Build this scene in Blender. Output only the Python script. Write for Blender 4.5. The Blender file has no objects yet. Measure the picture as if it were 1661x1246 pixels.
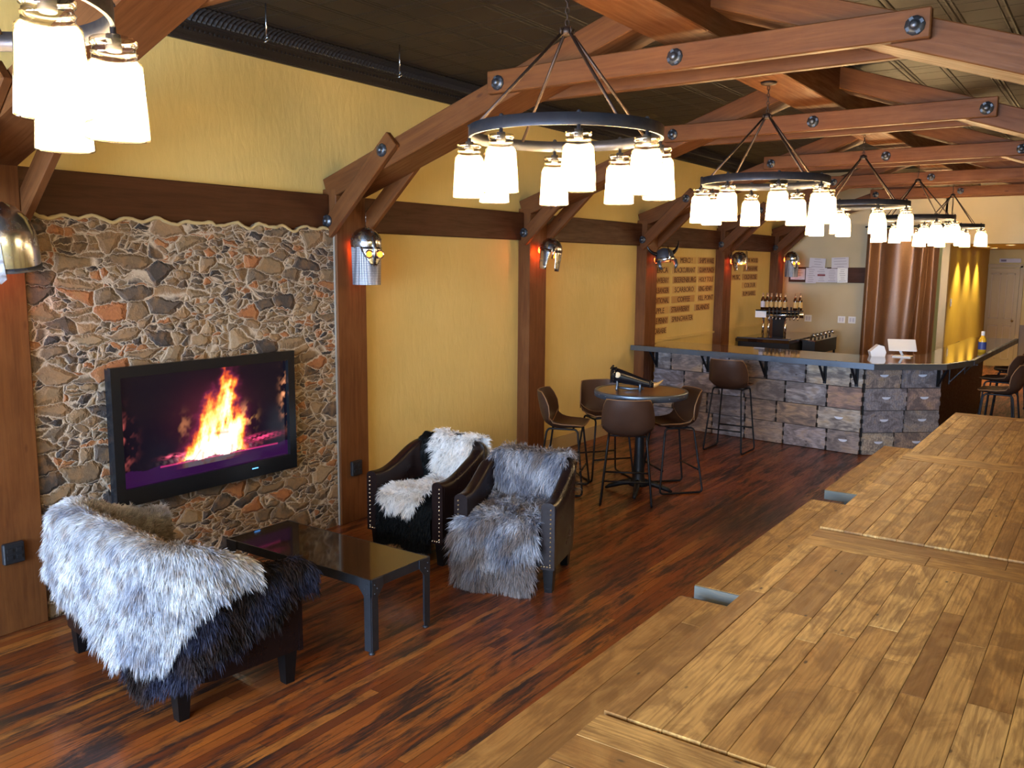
import bpy, bmesh, math, random
import numpy as np
from mathutils import Vector, Matrix
random.seed(7); rng = np.random.default_rng(11)
PI = math.pi
scene = bpy.context.scene
COL = scene.collection
# ------------------------------------------------------------------ camera
FPX, YAW, PITCH, ROLL, EYE = 1412.92, math.radians(34.889), math.radians(7.852), math.radians(.4447), 2.1
fw = Vector((-math.sin(YAW)*math.cos(PITCH), math.cos(YAW)*math.cos(PITCH), -math.sin(PITCH)))
rt = Vector((math.cos(YAW), math.sin(YAW), 0)); up = rt.cross(fw)
r2 = rt*math.cos(ROLL)+up*math.sin(ROLL); u2 = -rt*math.sin(ROLL)+up*math.cos(ROLL)
cam = bpy.data.objects.new('camera', bpy.data.cameras.new('camera')); COL.objects.link(cam)
cam.matrix_world = Matrix(((r2.x, u2.x, -fw.x, 0), (r2.y, u2.y, -fw.y, 0), (r2.z, u2.z, -fw.z, EYE), (0, 0, 0, 1)))
cam.data.sensor_width = 36; cam.data.lens = FPX/1661*36; cam.data.clip_start = .05; cam.data.clip_end = 200
scene.camera = cam
# ------------------------------------------------------------------ view, world, daylight
vs = scene.view_settings; vs.view_transform = 'Standard'; vs.look = 'None'; vs.gamma = 1; vs.use_curve_mapping = False
vs.exposure = 0.55
w = bpy.data.worlds.new('sky'); scene.world = w; w.use_nodes = True
wn = w.node_tree; bg = wn.nodes['Background']; bg.inputs[0].default_value = (.45, .65, 1, 1); bg.inputs[1].default_value = 1.2
def area(name, loc, target, sx, sy, power, col, spread=PI):
    l = bpy.data.lights.new(name, 'AREA'); l.shape = 'RECTANGLE'; l.size = sx; l.size_y = sy; l.energy = power; l.color = col; l.spread = spread
    o = bpy.data.objects.new(name, l); COL.objects.link(o); o.location = loc
    o.rotation_euler = (Vector(target)-Vector(loc)).to_track_quat('-Z', 'Y').to_euler(); return o
YF = -2.6       # inner face of the street wall with the shop windows
area('daylight_left', (-3.2, YF-.5, 1.75), (-3.0, 2, 1.1), 3.2, 2.2, 800, (.54, .73, 1))
area('daylight_right', (-.3, YF-.5, 1.75), (-.8, 3, 1.0), 2.0, 2.2, 420, (.62, .79, 1))
def point(name, loc, power, col, r=.03):
    l = bpy.data.lights.new(name, 'POINT'); l.energy = power; l.color = col; l.shadow_soft_size = r
    o = bpy.data.objects.new(name, l); COL.objects.link(o); o.location = loc; return o

# ------------------------------------------------------------------ node helpers
class G:
    def __init__(s, name, rough=.5, metal=0., base=(.5, .5, .5), spec=.5, coat=0.):
        s.m = bpy.data.materials.new(name); s.m.use_nodes = True; s.t = s.m.node_tree; s.b = s.t.nodes['Principled BSDF']
        s.b.inputs['Base Color'].default_value = (*base, 1); s.b.inputs['Roughness'].default_value = rough; s.b.inputs['Metallic'].default_value = metal
        s.b.inputs['Specular IOR Level'].default_value = spec; s.b.inputs['Coat Weight'].default_value = coat
        s.m.diffuse_color = (*base, 1)
    def n(s, ty, **k):
        x = s.t.nodes.new('ShaderNode'+ty)
        for a, b in k.items(): setattr(x, a, b)
        return x
    def put(s, sock, v):
        if isinstance(v, bpy.types.NodeSocket): s.t.links.new(v, sock)
        elif isinstance(v, (tuple, list)) and len(v) == 3 and sock.type == 'RGBA': sock.default_value = (*v, 1)
        else: sock.default_value = v
    def coord(s, scale=(1, 1, 1), loc=(0, 0, 0), rot=(0, 0, 0), kind='Object'):
        c = s.n('TexCoord'); m = s.n('Mapping'); s.t.links.new(c.outputs[kind], m.inputs[0])
        m.inputs['Scale'].default_value = scale; m.inputs['Location'].default_value = loc; m.inputs['Rotation'].default_value = rot; return m.outputs[0]
    def vadd(s, a, b, op='ADD'):
        x = s.n('VectorMath', operation=op); s.put(x.inputs[0], a); s.put(x.inputs[1], b); return x.outputs[0]
    def math(s, op, a, b=0., c=None):
        x = s.n('Math', operation=op); s.put(x.inputs[0], a); s.put(x.inputs[1], b)
        if c is not None: s.put(x.inputs[2], c)
        return x.outputs[0]
    def noise(s, v, scale, detail=4, rough=.55, dist=0, color=False):
        x = s.n('TexNoise'); s.put(x.inputs['Vector'], v); x.inputs['Scale'].default_value = scale; x.inputs['Detail'].default_value = detail
        x.inputs['Roughness'].default_value = rough; x.inputs['Distortion'].default_value = dist
        return x.outputs['Color'] if color else x.outputs[0]
    def vor(s, v, scale, feature='F1', rand=1., out=0):
        x = s.n('TexVoronoi', feature=feature); s.put(x.inputs['Vector'], v); x.inputs['Scale'].default_value = scale; x.inputs['Randomness'].default_value = rand
        return x.outputs[out]
    def ramp(s, f, stops, interp='LINEAR'):
        x = s.n('ValToRGB'); s.put(x.inputs[0], f); e = x.color_ramp; e.interpolation = interp
        while len(e.elements) < len(stops): e.elements.new(.5)
        for el, (p, c) in zip(e.elements, stops): el.position = p; el.color = (*c, 1) if len(c) == 3 else c
        return x.outputs[0]
    def mix(s, f, a, b, bl='MIX'):
        x = s.n('Mix', data_type='RGBA', blend_type=bl); s.put(x.inputs[0], f); s.put(x.inputs[6], a); s.put(x.inputs[7], b); return x.outputs[2]
    def rng(s, v, a, b, c, d):
        x = s.n('MapRange'); s.put(x.inputs[0], v); x.inputs[1].default_value = a; x.inputs[2].default_value = b; x.inputs[3].default_value = c; x.inputs[4].default_value = d; return x.outputs[0]
    def sep(s, v):
        x = s.n('SeparateXYZ'); s.put(x.inputs[0], v); return x.outputs
    def comb(s, a, b, c):
        x = s.n('CombineXYZ'); s.put(x.inputs[0], a); s.put(x.inputs[1], b); s.put(x.inputs[2], c); return x.outputs[0]
    def white(s, v):
        x = s.n('TexWhiteNoise', noise_dimensions='3D'); s.put(x.inputs[0], v); return x.outputs[0]
    def attr(s, name):
        return s.n('Attribute', attribute_name=name)
    def bump(s, h, strength=.3, dist=.01):
        x = s.n('Bump'); s.put(x.inputs['Height'], h); x.inputs['Strength'].default_value = strength; x.inputs['Distance'].default_value = dist
        s.t.links.new(x.outputs[0], s.b.inputs['Normal'])
    def col(s, v): s.put(s.b.inputs['Base Color'], v)
    def rgh(s, v): s.put(s.b.inputs['Roughness'], v)
M = {}
def simple(key, base, rough=.5, metal=0., spec=.5, coat=0., emis=None, es=0.):
    g = G(key, rough, metal, base, spec, coat)
    if emis: g.b.inputs['Emission Color'].default_value = (*emis, 1); g.b.inputs['Emission Strength'].default_value = es
    M[key] = g.m; return g

def mk_wall(key, c1, c2, bs=.22):
    g = G(key, .62); v = g.coord()
    n1 = g.noise(v, 1.3, 5); n2 = g.noise(g.coord((1, 1, .35)), 14, 5, .6); ws = g.noise(g.coord((1, 3, 1)), 5, 3, .5, 1.2)
    g.col(g.mix(g.rng(n1, .3, .7, 0, 1), c1, c2))
    g.bump(g.math('ADD', n2, g.math('MULTIPLY', ws, .8)), bs, .012); g.rgh(g.rng(n2, .3, .7, .48, .68)); M[key] = g.m
mk_wall('plaster_yellow', (.70, .525, .19), (.64, .475, .16))
mk_wall('plaster_cream', (.58, .47, .29), (.52, .42, .25), .15)
mk_wall('plaster_bright', (.62, .43, .05), (.56, .38, .04), .1)
mk_wall('wainscot_grey', (.30, .25, .20), (.26, .22, .17), .05)
def mk_stain(key, cs, rough=.5):       # stained timber, grain runs along the object's x
    g = G(key, rough, spec=.18); rp = g.n('ObjectInfo').outputs['Random']
    off = g.comb(g.math('MULTIPLY', rp, 37.), g.math('MULTIPLY', rp, 11.), 0.)
    v = g.vadd(g.coord((.6, 9, 9)), off); vb = g.vadd(g.coord((1.5, 3, 3)), off)
    a = g.noise(v, 4, 6, .6, .6); b = g.noise(vb, 1.6, 4, .6)
    c = g.mix(g.rng(a, .3, .7, 0, 1), cs[0], cs[1]); c = g.mix(g.math('MULTIPLY', g.rng(b, .45, .75, 0, 1), .55), c, cs[2])
    k = g.vor(g.vadd(g.coord((1.1, 3, 3)), off), 1.7); c = g.mix(g.rng(k, .03, .075, .75, 0), c, (.05, .015, .008))
    g.col(c); g.rgh(g.rng(a, .3, .7, rough-.1, rough+.12)); g.bump(a, .25, .004); M[key] = g.m
mk_stain('timber', ((.150, .054, .016), (.094, .031, .009), (.19, .074, .024)), .46)
mk_stain('timber_dark', ((.070, .022, .008), (.045, .014, .005), (.088, .031, .013)), .5)
# strip floor: boards run along y
g = G('floor_boards', .34, spec=.4, coat=.1); v = g.coord(); sx, sy, sz = g.sep(v)
W_ = .058
row = g.math('FLOOR', g.math('DIVIDE', sx, W_)); rr = g.white(g.comb(row, 3.3, 0.))
yy = g.math('ADD', sy, g.math('MULTIPLY', rr, 7.)); ln = g.math('ADD', 1.1, g.math('MULTIPLY', g.white(g.comb(row, 9.1, 2.)), .9))
seg = g.math('FLOOR', g.math('DIVIDE', yy, ln)); r1 = g.white(g.comb(row, seg, 5.))
gr = g.noise(g.vadd(g.coord((30, 1.6, 1)), g.comb(g.math('MULTIPLY', r1, 40.), g.math('MULTIPLY', r1, 91.), 0.)), 3, 6, .62, .5)
base = g.ramp(r1, [(0, (.11, .026, .007)), (.25, (.24, .056, .010)), (.5, (.32, .090, .015)), (.75, (.17, .036, .008)), (1, (.40, .140, .026))])
base = g.mix(g.rng(gr, .35, .7, 0, .6), base, (.09, .025, .010))
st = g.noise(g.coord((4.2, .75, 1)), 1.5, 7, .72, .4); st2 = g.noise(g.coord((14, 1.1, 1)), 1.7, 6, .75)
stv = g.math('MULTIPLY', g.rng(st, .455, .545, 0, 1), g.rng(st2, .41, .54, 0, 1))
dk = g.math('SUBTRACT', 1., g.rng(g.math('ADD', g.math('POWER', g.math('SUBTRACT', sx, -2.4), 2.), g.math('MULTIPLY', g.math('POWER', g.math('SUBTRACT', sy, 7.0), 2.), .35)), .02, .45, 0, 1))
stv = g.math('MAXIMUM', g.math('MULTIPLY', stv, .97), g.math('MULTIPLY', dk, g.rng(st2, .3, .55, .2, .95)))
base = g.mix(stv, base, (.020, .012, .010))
fx = g.math('FRACT', g.math('DIVIDE', sx, W_)); gapx = g.math('MAXIMUM', g.math('LESS_THAN', fx, .035), g.math('GREATER_THAN', fx, .965))
fy = g.math('FRACT', g.math('DIVIDE', yy, ln)); gap = g.math('MAXIMUM', gapx, g.math('LESS_THAN', fy, .002))
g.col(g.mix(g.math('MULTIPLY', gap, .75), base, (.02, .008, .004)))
g.rgh(g.rng(g.math('ADD', gr, g.math('MULTIPLY', stv, .25)), .3, .9, .24, .5))
g.bump(g.math('SUBTRACT', g.math('MULTIPLY', gr, .35), gap), .35, .003); M['floor'] = g.m
# plank furniture wood: rnd attribute tells boards apart; grain along object y, or x
def mk_plank(key, stops, axis='y', rough=.50, dirt=(.17, .075, .020)):
    g = G(key, rough, spec=.32); r = g.attr('rnd').outputs['Fac']
    off = g.comb(g.math('MULTIPLY', r, 53.), g.math('MULTIPLY', r, 31.), g.math('MULTIPLY', r, 17.))
    s1 = (22, 1.3, 22) if axis == 'y' else (1.3, 22, 22); s2 = (5, 2.2, 5) if axis == 'y' else (2.2, 5, 5)
    a = g.noise(g.vadd(g.coord(s1), off), 2.2, 7, .65, 1.2); b = g.noise(g.vadd(g.coord(s2), off), 1.6, 5, .6, 1.)
    wv = g.n('TexWave', wave_type='BANDS', bands_direction='X' if axis == 'y' else 'Y'); g.put(wv.inputs[0], g.vadd(g.coord((1, .12, 1) if axis == 'y' else (.12, 1, 1)), g.comb(g.math('MULTIPLY', r, 9.), g.math('MULTIPLY', r, 5.), 0.)))
    wv.inputs['Scale'].default_value = 16; wv.inputs['Distortion'].default_value = 9; wv.inputs['Detail'].default_value = 3; wv.inputs['Detail Scale'].default_value = 1.4
    c = g.ramp(r, stops); c = g.mix(g.math('MULTIPLY', g.rng(a, .42, .66, 0, 1), .62), c, dirt)
    c = g.mix(g.math('MULTIPLY', g.rng(wv.outputs[1], .35, .95, 0, 1), .34), c, dirt)
    c = g.mix(g.math('MULTIPLY', g.rng(b, .52, .7, 0, 1), .34), c, (.50, .29, .09)); c = g.mix(g.math('MULTIPLY', g.rng(b, .54, .40, 0, 1), .72), c, dirt)
    k = g.vor(g.vadd(g.coord((9, 4, 9) if axis == 'y' else (4, 9, 9)), off), 1.3); c = g.mix(g.rng(k, .04, .09, .9, 0), c, (.03, .015, .008))
    g.col(c); g.rgh(g.rng(a, .3, .75, rough-.08, rough+.16)); g.bump(g.math('ADD', a, g.math('MULTIPLY', wv.outputs[1], .3)), .2, .003); M[key] = g.m
HON = [(0, (.20, .085, .022)), (.2, (.50, .275, .075)), (.4, (.30, .135, .032)), (.6, (.64, .39, .125)), (.8, (.38, .18, .042)), (1, (.70, .45, .16))]
mk_plank('honey_wood', HON); mk_plank('honey_wood_cross', HON, 'x')
mk_plank('weathered_end', [(0, (.13, .135, .12)), (.5, (.18, .18, .155)), (1, (.23, .22, .19))], 'x', .7, (.12, .13, .12))
mk_plank('hive_wood', [(0, (.26, .24, .26)), (.15, (.42, .27, .17)), (.3, (.34, .33, .38)), (.45, (.50, .40, .29)), (.6, (.24, .20, .20)), (.75, (.44, .42, .46)), (.88, (.36, .19, .12)), (1, (.40, .36, .36))], 'x', .7, (.10, .075, .07))
# rubble stone: big stones, some broken up into small ones, pale mortar
g = G('rubble_stone', .75); v = g.coord((1, 1, 1)); wob = g.noise(v, 9, 5, .65, 0, True)
vw = g.vadd(v, g.vadd(g.vadd(wob, (.5, .5, .5), 'SUBTRACT'), (.085, .085, .085), 'MULTIPLY'))
def st_layer(scl, off):
    m = g.n('Mapping'); g.put(m.inputs[0], vw); m.inputs['Scale'].default_value = (0.001, scl, scl*2.1); m.inputs['Location'].default_value = off
    a = g.n('TexVoronoi', feature='F1'); g.put(a.inputs['Vector'], m.outputs[0]); a.inputs['Scale'].default_value = 1; a.inputs['Randomness'].default_value = .85
    e = g.n('TexVoronoi', feature='DISTANCE_TO_EDGE'); g.put(e.inputs['Vector'], m.outputs[0]); e.inputs['Scale'].default_value = 1; e.inputs['Randomness'].default_value = .85
    return a.outputs['Color'], e.outputs[0]
cA, eA = st_layer(4.9, (0, 0, 0)); cB, eB = st_layer(11.5, (0, 4.3, 1.7))
ra = g.sep(cA); isml = g.math('LESS_THAN', ra[0], .48)
edge = g.math('MINIMUM', eA, g.math('ADD', g.math('MULTIPLY', eB, .45), g.math('MULTIPLY', g.math('SUBTRACT', 1., isml), 9.)))
rc = g.mix(isml, cA, cB); rs = g.sep(rc)
pal = g.ramp(rs[1], [(0, (.060, .048, .042)), (.12, (.11, .080, .058)), (.22, (.20, .130, .070)), (.40, (.27, .18, .095)), (.56, (.40, .15, .05)), (.68, (.30, .19, .10)), (.80, (.17, .12, .075)), (.90, (.36, .25, .14))], 'CONSTANT')
nz = g.noise(v, 46, 7, .75); nz2 = g.noise(v, 11, 4, .6)
stone = g.mix(g.rng(nz, .35, .65, .0, .65), pal, g.mix(.5, pal, (.03, .02, .015)), 'MIX'); stone = g.mix(g.rng(nz2, .46, .70, 0, .55), stone, (.36, .19, .07))
mort = g.rng(g.math('ADD', edge, g.math('MULTIPLY', g.math('SUBTRACT', nz2, .5), .07)), .004, .030, 1, 0)
g.col(g.mix(mort, stone, g.mix(nz, (.40, .31, .215), (.62, .52, .40))))
hgt = g.math('ADD', g.math('MULTIPLY', g.rng(edge, 0, .14, 0, 1), 1.0), g.math('MULTIPLY', nz, .22)); g.bump(hgt, .9, .022); M['stone'] = g.m
# pressed tin ceiling
def mk_tin():
    g = G('pressed_tin', .55, 0., spec=.35); v = g.coord(); sx, sy, sz = g.sep(v)
    def line(c, p, wd, o=0.):
        f = g.math('FRACT', g.math('ADD', g.math('DIVIDE', c, p), o)); d = g.math('ABSOLUTE', g.math('SUBTRACT', f, .5)); return g.rng(d, 0, wd/p, 1, 0)
    h = g.math('MAXIMUM', line(sx, .3, .012), line(sy, .3, .012)); h2 = g.math('MAXIMUM', line(sx, .3, .008, .13), line(sy, .6, .008, .08)); h3 = g.math('MAXIMUM', line(sx, .6, .01, .2), line(sy, .6, .01, .22))
    h = g.math('MAXIMUM', h, g.math('MAXIMUM', h2, h3)); n1 = g.noise(v, 2, 4)
    g.col(g.mix(n1, (.018, .013, .010), (.028, .020, .015))); g.bump(h, .9, .012); M['tin'] = g.m
mk_tin()
simple('cornice_tin', (.026, .020, .017), .45, .2)
def mk_leather(key, c1, c2, r):
    g = G(key, r, spec=.2); v = g.coord(); n = g.noise(v, 5, 4); b = g.vor(v, 260); g.col(g.mix(n, c1, c2)); g.bump(b, .12, .001); g.rgh(g.rng(n, .3, .7, r-.06, r+.08)); M[key] = g.m
mk_leather('leather_espresso', (.009, .0045, .0045), (.014, .007, .006), .30)
mk_leather('leather_brown', (.040, .018, .011), (.058, .028, .017), .42)
simple('leg_black', (.006, .005, .005), .4, spec=.2); simple('piping_tan', (.22, .10, .035), .5)
simple('nail_brass', (.65, .58, .45), .25, 1.)
def mk_metal(key, c, r, m=1., ns=20):
    g = G(key, r, m, c); v = g.coord(); n = g.noise(v, ns, 5); g.col(g.mix(n, c, tuple(x*.6 for x in c))); g.rgh(g.rng(n, .3, .7, r-.08, r+.12)); M[key] = g.m
mk_metal('steel_bright', (.72, .74, .78), .2); mk_metal('steel_ring', (.10, .105, .13), .45, .8); mk_metal('iron_black', (.020, .021, .025), .45, .6)
mk_metal('zinc', (.17, .21, .27), .36, .8, 6); mk_metal('bolt_iron', (.13, .14, .16), .35, .8, 60); mk_metal('chrome', (.8, .8, .82), .1); mk_metal('iron_raw', (.075, .08, .095), .42, .75, 12)
simple('chain_bronze', (.05, .032, .025), .45, .7); simple('horn_dark', (.006, .006, .008), .2, 0, .5, 0); simple('horn_tan', (.42, .22, .07), .2)
g = simple('table_glass_dark', (.022, .012, .007), .06, 0, .8)
g = G('bar_lacquer', .1, 0, (.035, .018, .010), .6, .6); n = g.noise(g.coord((1.2, 8, 1)), 3, 5); g.col(g.mix(n, (.05, .022, .010), (.018, .010, .007))); M['bar_lacquer'] = g.m
g = G('round_top_wood', .3, 0, (.1, .05, .02), .5, .3); n = g.noise(g.coord((2, 14, 2)), 3, 6); g.col(g.mix(n, (.17, .085, .035), (.07, .034, .016))); M['round_top_wood'] = g.m
simple('plastic_black', (.008, .009, .011), .25); simple('plastic_matte', (.012, .012, .014), .5); simple('white_plastic', (.78, .78, .80), .3); simple('screen_dark', (.01, .01, .015), .1)
simple('paper', (.62, .60, .66), .7); simple('ink', (.22, .2, .26), .8); simple('ink_red', (.25, .05, .06), .7); simple('paper_white', (.85, .85, .85), .7)
simple('slat_wood', (.60, .38, .13), .6); simple('slat_wood_dark', (.50, .28, .09), .6); simple('burnt', (.09, .026, .012), .7); simple('chalk_dark', (.13, .035, .02), .6)
simple('bottle_amber', (.045, .012, .004), .08, 0, .6, .3); simple('label_cream', (.72, .58, .36), .6); simple('foil', (.6, .42, .28), .3, .7); simple('label_blue', (.03, .05, .20), .5); simple('juice_yellow', (.75, .42, .03), .2)
simple('trim_cream', (.48, .37, .18), .5); simple('hand_pale', (.62, .62, .68), .6); simple('wall_white', (.55, .52, .46), .8); simple('baseboard_paint', (.44, .33, .17), .5)
simple('gap_dark', (.012, .009, .007), .8); simple('tap_handle', (.012, .012, .014), .3); simple('carton_red', (.5, .08, .04), .6)
simple('led_red', (.8, .05, .02), .5, emis=(1, .10, .015), es=9.); simple('visor_glow', (.9, .3, .05), .5, emis=(1, .20, .01), es=3.2)
simple('led_blue', (.1, .3, .9), .4, emis=(.1, .4, 1), es=2.)
simple('downlight', (1, 1, 1), .5, emis=(1, .78, .45), es=14.)
g = G('frosted_glass', .5, 0, (.95, .9, .8)); gl = g.b; gl.inputs['Emission Color'].default_value = (1, .76, .45, 1)
lw = g.n('LayerWeight'); lw.inputs[0].default_value = .35
_, _, jz = g.sep(g.coord()); es = g.rng(jz, -.245, -.20, 12., 26.)
g.put(gl.inputs['Emission Strength'], es); M['frosted'] = g.m
def mk_glass(key, tint, amt=.16):
    m = bpy.data.materials.new(key); m.use_nodes = True; t = m.node_tree; t.nodes.remove(t.nodes['Principled BSDF'])
    tr = t.nodes.new('ShaderNodeBsdfTransparent'); tr.inputs[0].default_value = (*tint, 1); gs = t.nodes.new('ShaderNodeBsdfGlossy'); gs.inputs['Roughness'].default_value = .05
    lw = t.nodes.new('ShaderNodeLayerWeight'); lw.inputs[0].default_value = .5; mp = t.nodes.new('ShaderNodeMapRange'); t.links.new(lw.outputs['Facing'], mp.inputs[0])
    mp.inputs[3].default_value = .05; mp.inputs[4].default_value = .75; mx = t.nodes.new('ShaderNodeMixShader'); t.links.new(mp.outputs[0], mx.inputs[0])
    t.links.new(tr.outputs[0], mx.inputs[1]); t.links.new(gs.outputs[0], mx.inputs[2]); t.links.new(mx.outputs[0], t.nodes['Material Output'].inputs[0]); M[key] = m
mk_glass('clear_glass', (.93, .84, .70)); mk_glass('window_glass', (.97, .98, 1))
g = G('curtain_satin', .36, .25, (.12, .05, .02)); v = g.coord(); n = g.noise(v, 60, 3); g.col(g.mix(n, (.27, .125, .05), (.17, .075, .03))); M['curtain'] = g.m
g = G('fur_fibre', .6, 0, (.8, .8, .8), .25); tc_ = g.attr('tone').outputs['Color']; g.col(tc_); tl = g.n('BsdfTranslucent'); g.put(tl.inputs[0], tc_); mx = g.n('MixShader'); mx.inputs[0].default_value = .42
g.t.links.new(g.b.outputs[0], mx.inputs[1]); g.t.links.new(tl.outputs[0], mx.inputs[2]); g.t.links.new(mx.outputs[0], g.t.nodes['Material Output'].inputs[0]); M['fur'] = g.m
g = G('mail', .5, .35, (.6, .6, .65)); v = g.coord((1, 1, 1)); k = g.vor(v, 80, 'F1', .05); g.col(g.ramp(k, [(.2, (.75, .75, .8)), (.6, (.12, .12, .14))])); g.bump(k, .8, .004); M['mail'] = g.m
g = G('fireplace_film', .25, 0, (.004, .004, .006)); a = g.attr('pix'); g.t.links.new(a.outputs['Color'], g.b.inputs['Emission Color']); g.b.inputs['Emission Strength'].default_value = 1.25; g.rgh(.14); M['film'] = g.m

# ------------------------------------------------------------------ mesh helpers
def tagp(o, label=None, cat=None, group=None, kind=None):
    if label: o['label'] = label
    if cat: o['category'] = cat
    if group: o['group'] = group
    if kind: o['kind'] = kind
    return o
def empty(name, loc, rz=0, label=None, cat=None, group=None):
    o = bpy.data.objects.new(name, None); COL.objects.link(o); o.location = loc; o.rotation_euler = (0, 0, rz); o.empty_display_size = .1
    return tagp(o, label, cat, group)
class MB:
    def __init__(s): s.v = []; s.f = []; s.r = []; s.m = []; s.sm = []
    def add(s, vs_, fs, r=0., m=0, smooth=False):
        b = len(s.v); s.v += [tuple(p) for p in vs_]
        for f in fs: s.f.append([b+i for i in f]); s.r.append(r); s.m.append(m); s.sm.append(smooth)
        return s
    def box(s, c, d, r=0., m=0, rot=None, bev=0.):
        hx, hy, hz = d[0]/2, d[1]/2, d[2]/2
        if bev <= 0:
            V = [(x*hx, y*hy, z*hz) for z in (-1, 1) for y in (-1, 1) for x in (-1, 1)]
            F = [(0, 2, 3, 1), (4, 5, 7, 6), (0, 1, 5, 4), (2, 6, 7, 3), (0, 4, 6, 2), (1, 3, 7, 5)]
        else:
            b = min(bev, hx*.9, hy*.9, hz*.9); V = []; ix = {}
            for sx in (-1, 1):
                for sy in (-1, 1):
                    for sz in (-1, 1):
                        for a in range(3):
                            p = [hx-b, hy-b, hz-b]; p[a] += b; ix[(sx, sy, sz, a)] = len(V); V.append((p[0]*sx, p[1]*sy, p[2]*sz))
            F = []
            for a in range(3):
                o1, o2 = [(1, 2), (2, 0), (0, 1)][a]
                for sg in (-1, 1):
                    q = []
                    for (p, q2) in ((-1, -1), (1, -1), (1, 1), (-1, 1)):
                        k = [0, 0, 0]; k[a] = sg; k[o1] = p; k[o2] = q2; q.append(ix[(*k, a)])
                    F.append(q if sg > 0 else q[::-1])
            for a in range(3):
                b1, b2 = [(1, 2), (2, 0), (0, 1)][a]
                for p in (-1, 1):
                    for q2 in (-1, 1):
                        k0 = [0, 0, 0]; k0[b1] = p; k0[b2] = q2; k1 = list(k0); k0[a] = -1; k1[a] = 1
                        q = [ix[(*k0, b1)], ix[(*k1, b1)], ix[(*k1, b2)], ix[(*k0, b2)]]; F.append(q if p*q2 < 0 else q[::-1])
            for sx in (-1, 1):
                for sy in (-1, 1):
                    for sz in (-1, 1):
                        q = [ix[(sx, sy, sz, a)] for a in range(3)]; F.append(q if sx*sy*sz > 0 else q[::-1])
        R_ = rot.to_3x3() if rot is not None else None
        V = [(R_ @ Vector(p) if R_ else Vector(p)) + Vector(c) for p in V]
        return s.add(V, F, r, m)
    def tube(s, P, rad, seg=8, closed=False, r=0., m=0, cap=True):
        P = [Vector(p) for p in P]; n = len(P); rads = rad if isinstance(rad, (list, tuple)) else [rad]*n
        V = []; prev = None
        for i, p in enumerate(P):
            t = (P[(i+1) % n]-P[i-1]) if closed else (P[min(i+1, n-1)]-P[max(i-1, 0)])
            t.normalize()
            if prev is None: a = Vector((0, 0, 1)) if abs(t.z) < .9 else Vector((1, 0, 0)); x = t.cross(a).normalized()
            else: x = (prev - t*prev.dot(t)); x = x.normalized() if x.length > 1e-6 else t.orthogonal().normalized()
            prev = x; y = t.cross(x)
            for k in range(seg): an = 2*PI*k/seg; V.append(p+(x*math.cos(an)+y*math.sin(an))*rads[i])
        F = []
        for i in range(n if closed else n-1):
            j = (i+1) % n
            for k in range(seg): F.append((i*seg+k, i*seg+(k+1) % seg, j*seg+(k+1) % seg, j*seg+k))
        s.add(V, F, r, m, True)
        if cap and not closed:
            b = len(s.v)-n*seg; s.f.append([b+k for k in range(seg)][::-1]); s.f.append([b+(n-1)*seg+k for k in range(seg)])
            s.r += [r, r]; s.m += [m, m]; s.sm += [False, False]
        return s
    def lathe(s, prof, seg=24, c=(0, 0, 0), r=0., m=0, smooth=True, mat=None):
        V = []; F = []; c = Vector(c)
        for (rd, z) in prof:
            for k in range(seg):
                a = 2*PI*k/seg; p = Vector((rd*math.cos(a), rd*math.sin(a), z)); V.append((mat @ p if mat else p)+c)
        for i in range(len(prof)-1):
            for k in range(seg): F.append((i*seg+k, i*seg+(k+1) % seg, (i+1)*seg+(k+1) % seg, (i+1)*seg+k))
        return s.add(V, F, r, m, smooth)
    def prism(s, poly, y0, y1, ax='y', r=0., m=0, c=(0, 0, 0)):      # poly in the plane across ax
        n = len(poly)
        def P(p, h): return {'y': (p[0], h, p[1]), 'z': (p[0], p[1], h), 'x': (h, p[0], p[1])}[ax]
        V = [Vector(P(p, y0))+Vector(c) for p in poly]+[Vector(P(p, y1))+Vector(c) for p in poly]
        F = [tuple(range(n)), tuple(range(2*n-1, n-1, -1))]+[(i, i+n, (i+1) % n+n, (i+1) % n) for i in range(n)]
        return s.add(V, F, r, m)
    def grid(s, Pg, r=0., m=0, smooth=True, flip=False):
        nu, nv = len(Pg), len(Pg[0]); V = [p for rw in Pg for p in rw]; F = []
        for i in range(nu-1):
            for j in range(nv-1):
                q = (i*nv+j, i*nv+j+1, (i+1)*nv+j+1, (i+1)*nv+j); F.append(q[::-1] if flip else q)
        return s.add(V, F, r, m, smooth)
    def dome(s, c, rad, seg=8, m=0, sc=(1, 1, 1), mat=None, rings=4):
        pr = [(rad*math.cos(i*PI/2/rings)*1., rad*math.sin(i*PI/2/rings)) for i in range(rings)]+[(rad*.02, rad)]
        return s.lathe(pr, seg, c, 0, m, True, mat)
    def build(s, name, mats, parent=None, recenter=False, fix=True, world_parent=False):
        me = bpy.data.meshes.new(name); me.from_pydata(s.v, [], s.f)
        mats = mats if isinstance(mats, (list, tuple)) else [mats]
        for x in mats: me.materials.append(M[x] if isinstance(x, str) else x)
        if fix:
            bm = bmesh.new(); bm.from_mesh(me); bmesh.ops.recalc_face_normals(bm, faces=bm.faces); bm.to_mesh(me); bm.free()
        me.polygons.foreach_set('material_index', s.m); me.polygons.foreach_set('use_smooth', s.sm)
        a = me.attributes.new('rnd', 'FLOAT', 'FACE'); a.data.foreach_set('value', s.r); me.update()
        o = bpy.data.objects.new(name, me); COL.objects.link(o)
        if recenter:
            co = np.array(s.v); c = np.array([(co[:, 0].min()+co[:, 0].max())/2, (co[:, 1].min()+co[:, 1].max())/2, co[:, 2].min()])
            me.transform(Matrix.Translation(-Vector(c))); o.location = c
        if parent: o.parent = parent
        return o
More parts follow.
